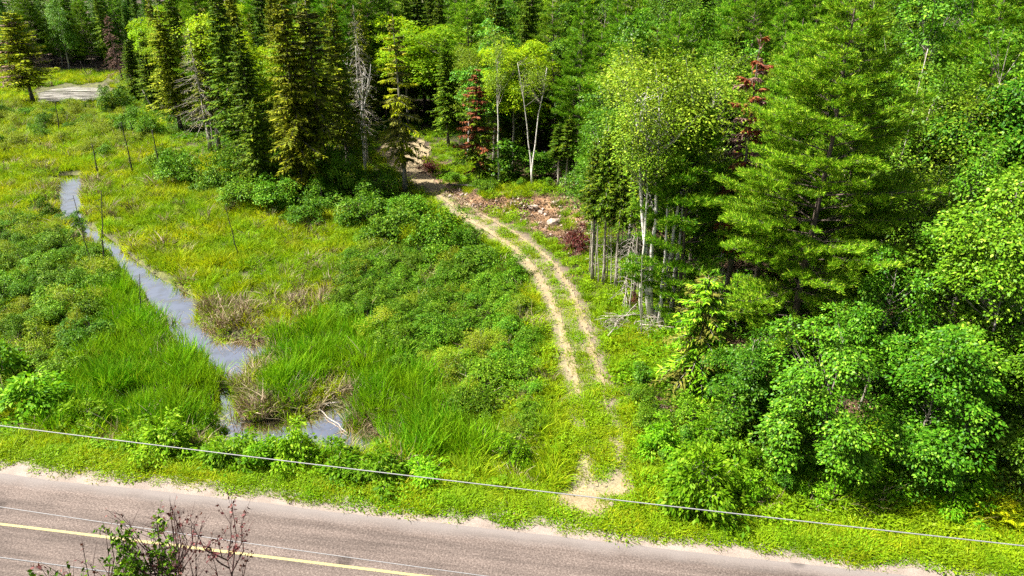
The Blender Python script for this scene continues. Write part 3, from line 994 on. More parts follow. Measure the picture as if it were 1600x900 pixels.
P['roadside'] = [gen_broad(s, 1.6, 1.2, -.05, 75, 50, .15, 'leaf_roadside', 'bark_grey', 4, .022, rc=.34, boughs=9, brad=.45, egg=.4, spread=.3, shell=.38, flat_=.4, lw=.45, lump=.5, jit=.35) for s in (131, 132)]
P['shrub_red'] = [gen_broad(141, 1.6, 1.1, 0, 45, 44, .11, 'leaf_red', 'bark_dark', 4, .02, rc=.34, spread=.3)]
P['dead_spruce'] = [gen_bare(s, 13, 1.8, nbr=190, needles='needle_lichen', nfrac=.45) for s in (151, 152)]
P['dead_fork'] = [gen_bare(155, 12, .7, [(5.5, .25, .05, 5.4), (6.2, -.2, .1, 5.0), (7.0, .36, -.1, 2.6), (4.6, .1, .15, 5.5)], nbr=26, sub=2, bare=.4, r0=.13, droop=-.4, bark='bark_birch')]
P['dead_brown'] = [gen_bare(156, 12, 2.0, nbr=170, needles='needle_brown', nfrac=.85, bark='bark_twig', bare=.1)]
P['dead_bush'] = [gen_bare(157, 4.5, 1.3, nbr=70, needles=None, bark='bark_dead', bare=.05, r0=.035)]
P['fern'] = [gen_fern(161), gen_fern(162, fr=7)]
TODO = []         # filler things still to be labelled by what they stand beside
LAND = {
    'tree': [('the larch by the far pond', 30, 60), ('the brown dead conifer', 178, 60), ('the grey twiggy dead spruce', 306, 90), ('the tallest dark spruce', 352, 40),
             ('the two tall olive spruces', 470, 40), ('the tall grey dead spruce', 562, 50), ('the lone sparse spruce', 633, 70), ('the round bright tree', 690, 50),
             ('the red-patched dying fir', 746, 140), ('the slim birch', 780, 80), ('the forked birch', 832, 110), ('the leafy tree by the bare firs', 930, 170),
             ('the white birch clump', 1005, 110), ('the young yellow-green pine', 1082, 210), ('the rust-red dead fir', 1165, 100), ('the great spreading pine', 1270, 90),
             ('the leaning bare stem', 1420, 100), ('the yellowish birch', 1500, 120), ('the rightmost poplar', 1580, 160)],
    'shrub': [('the far pond', 115, 150), ('the larch', 30, 160), ('the pole before the pond', 93, 207), ('the long leaning black poles', 230, 260), ('the teal bush', 182, 178),
              ('the stump-like pole', 154, 276), ('the far stream reach', 108, 310), ('the upright stream-bend pole', 163, 420), ('the left-bank cattails', 230, 560),
              ('the large pale verge shrub', 60, 660), ('the pale edge shrub', 15, 600), ('the left frame edge', 0, 450), ('the lone pole in the sedge', 373, 402),
              ('the short pale log', 735, 481), ('the twig heap', 648, 425), ('the track bend', 850, 470), ('the right-bank cattails', 620, 580), ('the grassy track mouth', 860, 640),
              ('the slim birch', 780, 286), ('the forked birch', 832, 292), ('the rust-red bush', 672, 268), ('the dying fir', 746, 288),
              ('the drooping hemlock', 1085, 612), ('the brush pile', 960, 515), ('the dense roadside shrub', 1078, 780), ('the low dark maple', 1178, 668),
              ('the bushy roadside maple', 1300, 740), ('the broad shaded maple', 1465, 740), ('the yellow ferns', 1565, 815), ('the small pointed spruce', 402, 302)],
}
ORD = ['nearest', 'second nearest', 'third nearest', 'fourth nearest', 'fifth nearest', 'sixth nearest', 'seventh nearest', 'eighth nearest', 'ninth nearest', 'tenth nearest'] + [f'place {k}' for k in range(11, 60)]


def label_fillers():
    groups_ = {}
    for o, adj, (px, py), typ in TODO:
        best = min(LAND[typ], key=lambda l: (l[1] - px) ** 2 + 2.5 * (l[2] - py) ** 2)
        dx, dy = px - best[1], py - best[2]
        fb, lr = ('behind' if dy < 0 else 'in front of'), ('left of' if dx < 0 else 'right of')
        rel = fb if abs(dy) > 2.2 * abs(dx) else lr if abs(dx) > 2.2 * abs(dy) else f"{fb.split()[0].replace('in', 'in front')} and {lr}"
        groups_.setdefault((adj, rel, best[0]), []).append((math.hypot(dx, dy), o))
    for (adj, rel, lm), L in groups_.items():
        L.sort(key=lambda e: e[0])
        for k, (_, o) in enumerate(L):
            o['label'] = f'{adj} {rel} {lm}' + (f', {ORD[k]}' if len(L) > 1 else '')



def spawn(kind, var, loc, scale, rz, name, label, cat, group=None, wscale=1., tilt=(0, 0)):
    pr = P[kind][var % len(P[kind])]
    root = bpy.data.objects.new(name, None)
    C.objects.link(root)
    root.location = loc
    root.rotation_euler = (tilt[0], tilt[1], rz)
    root.scale = (scale * wscale, scale * wscale, scale)
    root['label'] = label; root['category'] = cat
    if group: root['group'] = group
    for nm, me in pr['parts'].items():
        o = bpy.data.objects.new(nm, me)
        C.objects.link(o); o.parent = root
        if nm in ('branches', 'stems'): o['kind'] = 'stuff'
    return root


def top_z(x, y, py):
    rx, ry, rz = ray(800, py)
    return CAM_H + y * rz / ry


BASED = ('birch_fork', 'dead_fork', 'birch_lean', 'birch_slim', 'fir_thin', 'spruce_sparse', 'sapling', 'hemlock', 'dead_bush')
TREES = []       # (x, y, radius) of hand-placed ones, for the filler to keep clear of


def hero(kind, var, bx, by, ty, name, label, cat='tree', group=None, wpx=None, rz=None, tilt=(0, 0)):
    p = at1(bx, by)
    h = top_z(p[0], p[1], ty) - p[2]
    if kind not in BASED:            # the x that was read off belongs to the middle of the tree
        d0 = p[1] * cP + (CAM_H - p[2]) * sP
        d1 = p[1] * cP + (CAM_H - p[2] - h * .6) * sP
        p = at1(800 + (bx - 800) * d1 / d0, by)
        h = top_z(p[0], p[1], ty) - p[2]
    pr = P[kind][var % len(P[kind])]
    s = h / pr['H']
    ws = 1.
    if wpx:
        dep = math.hypot(p[1], CAM_H)
        ws = (wpx / FPX * dep / 2) / (pr['R'] * s)
        ws = max(.5, min(1.9, ws))
    TREES.append((p[0], p[1], pr['R'] * s * ws))
    return spawn(kind, var, p, s, random.uniform(0, 6.28) if rz is None else rz, name, label, cat, group, ws, tilt)


# ---- trees told apart in the photograph
SP = 'spruces along the edge of the marsh'
hero('larch', 0, 30, 162, 18, 'larch_tree', 'yellow-green larch with brown bare lower branches beside the far pond', wpx=140)
hero('dead_brown', 0, 178, 128, 22, 'dead_tree', 'pinkish brown dead conifer at the right end of the far meadow', wpx=46, tilt=(0, -.04))
hero('spruce_dark', 0, 205, 158, 62, 'spruce_tree', 'short dark spruce at the left tip of the spruce row, by the far pond', wpx=52, group=SP)
hero('spruce_dark', 1, 232, 172, 48, 'spruce_tree', 'dark spruce second from the left in the row edging the marsh', wpx=56, group=SP)
hero('spruce', 1, 262, 205, 10, 'spruce_tree', 'tall green spruce left of the grey lichen-covered spruce', wpx=84, group=SP)
hero('dead_spruce', 0, 308, 238, 44, 'dead_spruce', 'grey twiggy half-dead spruce with drooping bare branches by the leaning white stem', wpx=88)
hero('spruce_lichen', 1, 322, 236, 26, 'spruce_tree', 'thinning olive spruce right behind the grey twiggy dead spruce', wpx=70, group=SP)
hero('spruce_dark', 2, 352, 262, -15, 'spruce_tree', 'very tall dark spruce between the twiggy dead spruce and the big green pair', wpx=100, group=SP)
hero('spruce_dark', 0, 385, 280, 40, 'spruce_tree', 'dark narrow spruce rising behind the small pointed spruce', wpx=84, group=SP)
hero('spruce_small', 0, 402, 302, 158, 'spruce_tree', 'small pointed dark spruce standing in front of the spruce row', wpx=70, group=SP)
hero('spruce', 0, 452, 300, -20, 'spruce_tree', 'big olive-green spruce, left of the two tallest above the shrubs', wpx=120, group=SP)
hero('spruce_lichen', 0, 492, 296, -8, 'spruce_tree', 'big olive-green spruce with dead hanging lower twigs, right of the two tallest', wpx=120, group=SP)
hero('spruce', 2, 530, 275, 5, 'spruce_tree', 'slender spruce between the tall olive pair and the grey dead spruce', wpx=84, group=SP)
hero('dead_spruce', 1, 562, 262, 8, 'dead_spruce', 'tall grey dead spruce behind the bare white forked trunk', wpx=78)
hero('dead_fork', 0, 572, 268, 72, 'dead_birch', 'bare white forked dead trunk left of the dirt track', rz=.2)
hero('spruce_sparse', 0, 633, 300, 22, 'spruce_tree', 'thin sparse spruce with bare lower trunk standing alone beside the dirt track', wpx=88, rz=1.1)
hero('round', 0, 690, 205, 8, 'broadleaf_tree', 'round bright yellow-green broadleaf tree behind the top of the dirt track', wpx=150)
hero('round', 1, 632, 196, 0, 'broadleaf_tree', 'bright green broadleaf tree behind the sparse spruce', wpx=120)
hero('spruce_dark', 2, 697, 232, 60, 'spruce_tree', 'dark-trunked spruce at the wood edge above the end of the dirt track', wpx=60)
hero('fir_dying', 0, 746, 288, 108, 'fir_tree', 'small dying fir with red needle patches left of the slim birch', wpx=80)
hero('birch_slim', 0, 780, 288, 36, 'birch_tree', 'slim white birch standing between the dying fir and the forked birch', wpx=60)
hero('birch_fork', 0, 832, 292, 78, 'birch_tree', 'white birch forked into two bare stems above the red bank', wpx=70, rz=0)
hero('fir_thin', 0, 872, 294, 190, 'fir_tree', 'thin bare-stemmed young fir right of the forked birch', wpx=44)
hero('fir_thin', 1, 884, 296, 182, 'fir_tree', 'second thin young fir right of the forked birch, nearer the red bank end', wpx=44)
hero('pine', 0, 735, 225, -10, 'pine_tree', 'green pine rising behind the red-patched dying fir', wpx=110)
hero('pine', 1, 868, 240, 0, 'pine_tree', 'green pine rising behind the forked white birch', wpx=130)
# right-hand wood
hero('birch_lean', 0, 1016, 500, 40, 'birch_tree', 'clump of white birch stems with airy crown at the wood edge beside the brush pile', wpx=215, rz=0)
hero('birch_slim', 0, 1029, 512, 130, 'birch_tree', 'slim white birch close against the right of the birch clump', wpx=110, tilt=(0, .03))
hero('birch_slim', 1, 1004, 500, 95, 'birch_tree', 'slim white birch leaning left behind the birch clump', wpx=110, tilt=(0, -.12))
hero('birch_slim', 0, 1046, 500, 80, 'birch_tree', 'slim pale birch between the birch clump and the young pine', wpx=110, tilt=(0, -.03), rz=2)
hero('birch', 1, 1000, 380, 30, 'birch_tree', 'birch with pale airy crown behind the white birch clump', wpx=170, tilt=(0, -.1))
hero('birch', 2, 1105, 400, 20, 'birch_tree', 'tall airy birch behind the young yellow-green pine', wpx=150)
hero('poplar', 0, 935, 400, 130, 'poplar_tree', 'leafy green tree overhanging the thin bare fir trunks beside the track', wpx=130)
for k, (bx, by, ty, lab) in enumerate([(926, 440, 215, 'thin bare-trunked fir nearest the dirt track, leftmost of the bare-stem row'),
                                       (942, 446, 195, 'thin bare-trunked fir second from the dirt track in the bare-stem row'),
                                       (962, 452, 228, 'thin bare-trunked fir in the middle of the bare-stem row'),
                                       (990, 470, 205, 'thin bare-trunked fir just left of the white birch clump'),
                                       (1045, 478, 215, 'thin bare-trunked fir just right of the white birch clump')]):
    hero('fir_thin', k, bx, by, ty, 'fir_tree', lab, wpx=58, group='thin bare-stemmed firs beside the track')
hero('dead_bush', 0, 978, 470, 330, 'dead_tree', 'bare grey dead young conifer with twiggy branches left of the birch clump', wpx=80)
hero('dead_bush', 0, 1105, 520, 392, 'dead_tree', 'bare grey dead young conifer behind the drooping hemlock', wpx=90)
hero('pine_young', 0, 1082, 505, 165, 'pine_tree', 'young pine with bright yellow-green needles right of the birch clump', wpx=190)
hero('fir_red', 0, 1162, 505, 55, 'fir_tree', 'dead fir with rust-red needles rising between the two pines', wpx=86)
hero('pine_great', 0, 1290, 560, -40, 'pine_tree', 'great spreading pine with layered yellow-green branches in the right-hand wood', wpx=340, rz=.6)
hero('pine', 0, 1205, 450, 150, 'pine_tree', 'pine with bare lower branches directly behind the drooping hemlock', wpx=180)
hero('hemlock', 0, 1085, 612, 432, 'hemlock_tree', 'drooping yellow-green hemlock with bare lower twigs in front of the young pine', wpx=130)
hero('maple', 0, 1178, 668, 478, 'maple_tree', 'low dark green maple beside the drooping hemlock', wpx=140)
hero('maple', 1, 1300, 742, 470, 'maple_tree', 'bushy maple with pale sunlit leaf layers nearest the road', wpx=190)
hero('maple', 2, 1470, 735, 460, 'maple_tree', 'broad maple with shaded base right of the bushy roadside maple', wpx=200)
hero('maple', 0, 1385, 640, 322, 'maple_tree', 'dark green maple at the foot of the great pine', wpx=150)
hero('poplar', 1, 1505, 600, 180, 'poplar_tree', 'tall leafy poplar right of the great pine', wpx=170)
hero('poplar', 2, 1580, 660, 120, 'poplar_tree', 'tall poplar with glittering leaves cut by the right frame edge', wpx=230)
hero('maple_tall', 0, 1565, 700, 380, 'maple_tree', 'shaded maple below the rightmost poplar', wpx=200)
hero('birch', 1, 1500, 500, 70, 'birch_tree', 'yellowish airy birch between the great pine and the rightmost poplar', wpx=170)
hero('maple_tall', 1, 1560, 500, 0, 'maple_tree', 'tall dark maple in the upper right corner of the wood', wpx=200)
hero('poplar', 0, 1430, 470, 30, 'poplar_tree', 'leafy poplar close behind the great pine', wpx=200)
hero('maple', 2, 1640, 735, 440, 'maple_tree', 'maple at the far right end of the roadside wood', wpx=200)
hero('sapling', 0, 1130, 700, 590, 'sapling', 'young maple sapling on the slope below the drooping hemlock', wpx=70)
hero('sapling', 1, 1215, 748, 630, 'sapling', 'young sapling between the roadside shrub and the bushy maple', wpx=80)
hero('sapling', 0, 845, 280, 225, 'sapling', 'small sapling at the foot of the forked white birch', wpx=50)
hero('sapling', 1, 795, 285, 205, 'sapling', 'leafy sapling at the foot of the slim birch', wpx=60)

# ---- filler trees: the wood behind, front to back, until the view is closed
FOREST_PX = [(1700, 700), (1300, 690), (1180, 640), (1110, 575), (1050, 470), (960, 420), (925, 330), (800, 282), (715, 240), (690, 214), (655, 205),
             (590, 212), (545, 258), (480, 280), (400, 290), (335, 235), (255, 205), (200, 150)]
FP = [tuple(p[:2]) for p in at(*np.array(FOREST_PX, float).T)]
FOREST = FP + [(-72, 165), (-60, 360), (360, 360), (120, 30)]
cover = np.zeros((90, 160))
spots = [(x, y, r * .55) for x, y, r in TREES]
rf = np.random.default_rng(99)
cand = []
for _ in range(60000):
    x = rf.uniform(-230, 230); y = rf.uniform(28, 330)
    cand.append((x, y))
cand = np.array(cand)
inn = inpoly(FOREST, cand[:, 0], cand[:, 1]) | (sdpoly(FAR_POLY, cand[:, 0], cand[:, 1]) > 0)
cand = cand[inn]
cz = ground(cand[:, 0], cand[:, 1])
cand = cand[polydist(TRACK, cand[:, 0], cand[:, 1]) > 2.6]
cand = cand[np.argsort(cand[:, 1])]
SF = sdpoly(FOREST, cand[:, 0], cand[:, 1]); SFAR = sdpoly(FAR_POLY, cand[:, 0], cand[:, 1]); CZ = ground(cand[:, 0], cand[:, 1])
S = np.array(spots)
placed = 0
for ci, (x, y) in enumerate(cand):
    gap = 2.8 + .008 * y
    if np.any(np.hypot(S[:, 0] - x, S[:, 1] - y) < np.maximum(gap, S[:, 2] + 1.0)):
        continue
    z = float(CZ[ci])
    px, py = pix(x, y, z)
    if px < -70 or px > 1690:
        continue
    far_left = SFAR[ci] > 0
    if px < 620 and not far_left and SF[ci] < 5:
        continue
    if px > 980 and SF[ci] < (5.5 if px > 1080 else 3):
        continue
    nz = float(fbm(x * .05, y * .05, 77)); r = rf.random()
    if far_left or px < 230:
        kind = 'fir_blue' if r < .3 else 'pine' if r < .62 else 'spruce_dark' if r < .78 else 'poplar'
    elif px < 600:
        kind = 'spruce' if r < .3 else 'spruce_dark' if r < .52 else 'pine' if r < .66 else 'spruce_lichen' if r < .84 else 'fir_blue' if r < .93 else 'round'
    elif px < 1000:
        kind = 'pine' if r < .38 else 'round' if r < .5 else 'maple_tall' if r < .64 else 'birch' if r < .74 else 'spruce_dark'
    else:
        kind = 'pine' if r < .4 else 'poplar' if r < .55 else 'maple_tall' if r < .78 else 'birch' if r < .86 else 'spruce_dark'
    v = int(rf.integers(0, 3)); tl = tuple(rf.normal(0, .025, 2))
    pr = P[kind][v % len(P[kind])]
    h = rf.uniform(14.0, 20.0) * (1 if y > 60 else .95)
    if kind in ('birch', 'round'): h *= .92
    if far_left: h *= .95
    s = h / pr['H']
    R_ = pr['R'] * s
    dep = math.hypot(y, CAM_H - z)
    con = kind in ('fir_blue', 'spruce', 'spruce_dark', 'spruce_lichen')
    fr = np.linspace(.04, .9, 12)
    cells = []
    for q in fr:
        hw = R_ * (.12 + .72 * q if con else .78 * math.sqrt(max(.05, 1 - (2 * min(q, .8) / .8 - 1) ** 2)))
        xa, ya = pix(x - hw, y, z + h * (1 - q)); xb, _ = pix(x + hw, y, z + h * (1 - q))
        if 0 <= ya < 900:
            for cc in range(int(max(0, xa // 10)), int(min(160, xb // 10 + 1))):
                cells.append((int(ya // 10), cc))
    if not cells:
        continue
    cells = np.array(sorted(set(cells)))
    if (cover[cells[:, 0], cells[:, 1]] < np.where(cells[:, 0] < 7, 4.5, 2.5)).mean() < .09:
        continue
    cover[cells[:, 0], cells[:, 1]] += 1
    S = np.vstack([S, [x, y, R_ * .4]])
    nm = {'fir_blue': 'fir_tree', 'pine': 'pine_tree', 'spruce': 'spruce_tree', 'spruce_dark': 'spruce_tree', 'spruce_lichen': 'spruce_tree',
          'round': 'broadleaf_tree', 'poplar': 'poplar_tree', 'birch': 'birch_tree', 'maple_tall': 'maple_tree'}[kind]
    adj = {'fir_blue': 'blue-green fir', 'pine': 'soft-needled green pine', 'spruce': 'olive-green spruce', 'spruce_dark': 'dark green spruce', 'spruce_lichen': 'thinning lichen-grey spruce',
           'round': 'bright green broadleaf tree', 'poplar': 'leafy poplar', 'birch': 'airy birch', 'maple_tall': 'dark leafy maple'}[kind]
    zone = ('in the far wood beyond the pond meadow' if far_left else 'in the wood behind the marsh-edge spruces' if px < 600 else
            'in the wood behind the top of the track' if px < 760 else 'in the wood behind the red bank' if px < 1000 else
            'in the wood behind the birch clump' if px < 1200 else 'in the wood behind the great pine')
    o = spawn(kind, v, (x, y, z), s, rf.uniform(0, 6.28), nm, '', 'tree', adj.split()[-1] + 's ' + zone, rf.uniform(.82, 1.25), tl)
    TODO.append((o, adj, pix(x, y, z + h * .8), 'tree'))
    placed += 1
print('FILL TREES', placed, 'uncovered', (cover[:20] < .5).mean())
# ------------------------------------------------------------------ shrubs
def shrub(kind, var, bx, by, wpx, hpx, name, label, group=None, cat='shrub'):
    p = at1(bx, by)
    pr = P[kind][var % len(P[kind])]
    h = max(.3, (top_z(p[0], p[1], by - hpx) - p[2]) * 1.3)
    s = h / pr['H']
    dep = math.hypot(p[1], CAM_H - p[2])
    ws = max(.45, min(2.4, 1.1 * (wpx / FPX * dep / 2) / (pr['R'] * s)))
    return spawn(kind, var, (p[0], p[1], p[2] - .05), s, random.uniform(0, 6.28), name, label, cat, group, ws)


TH = 'shrubs of the thicket left of the dirt track'
for k, (bx, by, w_, h_, lab) in enumerate([
        (530, 312, 78, 76, 'bright green leafy bush below the grey dead spruce'),
        (590, 318, 84, 52, 'rounded green bush below the bare forked trunk'),
        (505, 330, 70, 44, 'low green bush left of the bright bush under the dead spruce'),
        (640, 350, 84, 46, 'green bush at the foot of the lone sparse spruce'),
        (560, 350, 90, 48, 'broad green bush in the marsh edge below the bright leafy bush'),
        (615, 378, 100, 56, 'dark green dome bush in the middle of the thicket'),
        (690, 392, 108, 62, 'large dark green bush whose right side touches the track bend'),
        (735, 398, 50, 46, 'narrow shaded bush squeezed between the large dark bush and the track'),
        (665, 420, 70, 36, 'low bush below the large dark green bush'),
        (755, 425, 84, 42, 'bright bush beside the outside of the track bend'),
        (715, 440, 70, 36, 'small bush left of the bright one at the track bend')]):
    shrub('shrub', k, bx, by, w_, h_, 'shrub', lab, TH)
LW = 'shrubs below the spruce row'
for k, (bx, by, w_, h_, lab) in enumerate([
        (290, 285, 70, 52, 'dark rounded bush below the grey twiggy dead spruce'),
        (340, 292, 80, 50, 'dark green bush under the tallest dark spruce'),
        (385, 318, 90, 40, 'low bush at the foot of the small pointed spruce'),
        (440, 318, 80, 46, 'dark bush at the foot of the tall olive spruces'),
        (480, 345, 80, 36, 'low spreading bush in front of the tall olive spruces'),
        (258, 262, 50, 34, 'small bush at the left end under the spruce row'),
        (182, 178, 50, 46, 'dark teal rounded bush right of the far pond'),
        (205, 205, 46, 36, 'green bush between the leaning black poles and the dark spruces'),
        (236, 215, 44, 36, 'green bush behind the tall leaning black pole')]):
    shrub('shrub', k + 1, bx, by, w_, h_, 'shrub', lab, LW)


def scatter_px(poly, n, seed, mind):
    r = np.random.default_rng(seed); poly = np.array(poly, float)
    w_ = at(poly[:, 0], poly[:, 1])[:, :2]
    out = []
    for _ in range(n * 60):
        x, y = r.uniform(*np.stack([w_.min(0), w_.max(0)]))
        if not inpoly(w_, np.array([x]), np.array([y]))[0]:
            continue
        if polydist(TRACK, np.array([x]), np.array([y]))[0] < 2.7:
            continue
        if any((x - a) ** 2 + (y - b) ** 2 < mind * mind for a, b in out):
            continue
        out.append((x, y))
        if len(out) >= n:
            break
    return out


def shrubs_in(poly, n, seed, mind, kinds, hr, name, label, group, cat='shrub'):
    r = np.random.default_rng(seed + 500)
    for (x, y) in scatter_px(poly, n, seed, mind):
        k = kinds[int(r.integers(len(kinds)))]; v = int(r.integers(3))
        pr = P[k][v % len(P[k])]
        h = r.uniform(*hr)
        o = spawn(k, v, (x, y, float(ground(x, y)) - .06), h / pr['H'], r.uniform(0, 6.28), name, '', cat, group, r.uniform(.75, 1.2))
        size = 'tall' if h > hr[0] + .75 * (hr[1] - hr[0]) else 'low' if h < hr[0] + .3 * (hr[1] - hr[0]) else 'rounded'
        TODO.append((o, size + {'willow': ' pale willow shrub', 'shrub': ' green shrub', 'roadside': ' bright leafy shrub', 'sapling': ' broad-leaved shrub'}[k], pix(x, y, float(ground(x, y))), 'shrub'))


shrubs_in([(560, 385), (640, 400), (730, 405), (800, 425), (850, 500), (868, 580), (840, 680), (790, 715), (720, 640), (610, 560), (520, 500)], 120, 1, 1.2, ['shrub', 'shrub', 'shrub', 'willow'], (1.2, 2.3), 'shrub',
          'low leafy shrub in the hollow between the cattails and the dirt track', 'low shrubs between the cattails and the track')
shrubs_in([(0, 345), (120, 350), (165, 440), (160, 560), (110, 640), (-60, 650), (-60, 360)], 85, 2, 1.5, ['willow', 'shrub', 'shrub'], (1.2, 2.4), 'shrub',
          'leafy shrub in the bushy ground left of the stream', 'shrubs left of the stream')
shrubs_in([(-20, 170), (170, 165), (240, 210), (180, 250), (90, 230), (-20, 240)], 60, 3, 2.4, ['willow', 'willow', 'shrub'], (1.5, 3.0), 'shrub',
          'pale willow shrub in the marsh in front of the far pond', 'willow shrubs in front of the far pond')
shrubs_in([(990, 700), (1180, 700), (1250, 745), (1600, 770), (1640, 800), (1300, 790), (1020, 770)], 44, 4, 1.0, ['roadside', 'sapling', 'roadside'], (.9, 2.0), 'shrub',
          'low leafy shrub at the wood edge along the right-hand verge', 'low shrubs along the right-hand wood edge')
shrubs_in([(1000, 590), (1060, 560), (1150, 660), (1180, 720), (1010, 700)], 14, 5, 1.2, ['sapling', 'shrub'], (.9, 1.9), 'shrub',
          'leafy shrub on the slope below the brush pile and birch clump', 'shrubs on the slope under the hemlock')
shrubs_in([(660, 240), (720, 270), (900, 290), (900, 310), (760, 300), (690, 280)], 12, 6, 1.6, ['sapling', 'shrub'], (.8, 1.8), 'shrub',
          'small undergrowth shrub at the wood edge above the red bank', 'undergrowth shrubs above the red bank')
shrubs_in([(150, 300), (330, 300), (420, 330), (380, 350), (200, 340)], 10, 8, 2.4, ['willow'], (.7, 1.2), 'shrub',
          'small pale willow shrub in the sedge below the spruce row', 'small willows in the sedge')

RS = 'leafy shrubs along the left-hand verge'
for k, (bx, by, w_, h_, lab) in enumerate([
        (60, 660, 120, 66, 'large pale shrub in front of the left bushy ground, above the cable'),
        (15, 600, 90, 80, 'tall pale shrub cut by the left frame edge'),
        (140, 672, 90, 42, 'low shrub right of the large pale shrub at the left verge'),
        (215, 700, 80, 40, 'bright green verge shrub left of the dark-centred verge shrub'),
        (272, 712, 84, 56, 'dark-centred green shrub on the verge left of the stream end'),
        (360, 725, 90, 50, 'green verge shrub standing before the stream end'),
        (335, 690, 40, 52, 'small sapling-like shrub standing against the bright stream end'),
        (420, 728, 70, 52, 'green verge shrub right of the stream end'),
        (468, 728, 80, 58, 'tall bright verge shrub before the fallen log pool'),
        (530, 740, 90, 46, 'green verge shrub below the log pool'),
        (600, 748, 90, 42, 'low verge shrub below the dark pool edge'),
        (660, 752, 80, 36, 'low leafy verge shrub above the road, right of the dark pool')]):
    shrub('roadside', k, bx, by, w_, h_ * (.82 if k > 2 else .85), 'shrub', lab, RS)
shrub('roadside', 0, 1078, 790, 112, 72, 'shrub', 'dense bright green roadside shrub right of the sandy apron')
shrub('roadside', 1, 805, 735, 60, 50, 'shrub', 'green shrub left of the grassy track mouth')
shrub('shrub_red', 0, 898, 392, 50, 40, 'shrub', 'dark red-leaved shrub at the right end of the red bank')
shrub('shrub_red', 0, 990, 476, 18, 18, 'shrub', 'tiny orange-red bush left of the white birch base')
shrub('shrub_red', 0, 672, 268, 34, 22, 'shrub', 'rust-red bush beside the upper dirt track')
for k, (bx, by, w_, h_, lab) in enumerate([(1548, 812, 60, 36, 'yellow fern on the right-hand verge, larger and left of two'), (1592, 832, 60, 38, 'yellow fern cut by the right frame edge'),
                                           (1500, 790, 40, 26, 'small yellowish fern under the shaded maples'), (1540, 775, 44, 26, 'greenish fern at the foot of the shaded maple')]):
    shrub('fern', k, bx, by, w_, h_, 'fern', lab, 'ferns on the right-hand verge', 'fern')


# ------------------------------------------------------------------ dead poles in the marsh, logs, brush, rocks
def pole(bx, by, tx, ty, r, mat, label, stubs=6, seed=0, name='dead_pole', cat='dead tree', group='dead poles standing in the marsh'):
    rng = np.random.default_rng(seed + 900)
    p = at1(bx, by)
    rx, ry, rz = ray(tx, ty)
    tpt = np.array([rx * p[1] / ry, p[1], CAM_H + rz * p[1] / ry])
    v = tpt - p
    n = 8; s = np.linspace(0, 1, n)
    L = np.linalg.norm(v)
    pts = v * s[:, None] + rng.normal(0, .012 * L, (n, 3)) * (s * (1 - s) * 2)[:, None]
    pts[0] -= v / L * .3
    root = bpy.data.objects.new(name, None); C.objects.link(root)
    root.location = p; root['label'] = label; root['category'] = cat; root['group'] = group
    b = MB(); b.tube(pts, r * (1 - .6 * s), 7)
    link('trunk', b.mesh('trunk', mat, True), root)
    if stubs:
        j = rng.uniform(.25, .98, stubs); a = rng.uniform(0, 6.28, stubs); l = rng.uniform(.15, .55, stubs) * min(1, L / 4)
        o = np.stack([np.interp(j, s, pts[:, c]) for c in range(3)], -1)
        e = o + np.stack([np.cos(a) * l, np.sin(a) * l, l * rng.uniform(-.3, .5, stubs)], -1)
        for q in range(stubs):
            b = MB(); b.tube([o[q], (o[q] + e[q]) / 2 + rng.normal(0, .02, 3), e[q]], [r * .3, r * .2, r * .08], 4)
            link('branch', b.mesh('branch', mat), root)
    return root


for k, a in enumerate([(208, 272, 189, 190, .085, 'bark_dark', 'long black leaning pole in the yellow sedge, left of the two tallest'),
                       (257, 290, 237, 203, .095, 'bark_dark', 'long black leaning pole below the spruce row, right of the two tallest'),
                       (215, 225, 202, 188, .075, 'bark_dark', 'short thin black pole just behind the two long leaning poles'),
                       (93, 207, 86, 158, .085, 'bark_dark', 'black pole standing in the willows before the far pond'),
                       (154, 276, 144, 226, .09, 'bark_dark', 'black stump-like pole beside the far stream reach'),
                       (163, 422, 158, 298, .055, 'bark_dark', 'upright black pole at the stream bend'),
                       (146, 424, 114, 305, .045, 'bark_dark', 'thin leaning pole left of the upright pole at the stream bend'),
                       (373, 402, 352, 320, .05, 'bark_dark', 'lone dark leaning pole in the middle of the open sedge'),
                       (220, 502, 218, 428, .045, 'bark_dark', 'thin dark pole in the cattails left of the stream'),
                       (243, 178, 222, 140, .09, 'bark_dead', 'pale leaning dead stick before the dark spruces'),
                       (334, 234, 315, 80, .075, 'bark_dead', 'tall pale leaning bare stem beside the grey twiggy dead spruce'),
                       (138, 120, 125, 96, .09, 'bark_dark', 'thin leaning snag on the far meadow')]):
    pole(*a, seed=k)
for k, a in enumerate([(1002, 528, 1003, 400, .035, 'bark_grey', 'thin dark dead stem in front of the birch clump base'),
                       (1072, 498, 1070, 400, .045, 'bark_grey', 'grey dead stem just right of the birch clump'),
                       (1060, 470, 1062, 385, .04, 'bark_grey', 'thin grey dead stem between birch clump and young pine'),
                       (1150, 520, 1152, 420, .06, 'bark_grey', 'grey bare stem under the pine behind the hemlock'),
                       (935, 445, 934, 350, .04, 'bark_dead', 'pale bare stem at the track end of the bare-stem row'),
                       (955, 448, 955, 355, .04, 'bark_dead', 'pale bare stem third along the bare-stem row')]):
    pole(*a, seed=k + 40, name='dead_pole', group='thin dead stems at the wood edge', stubs=16)
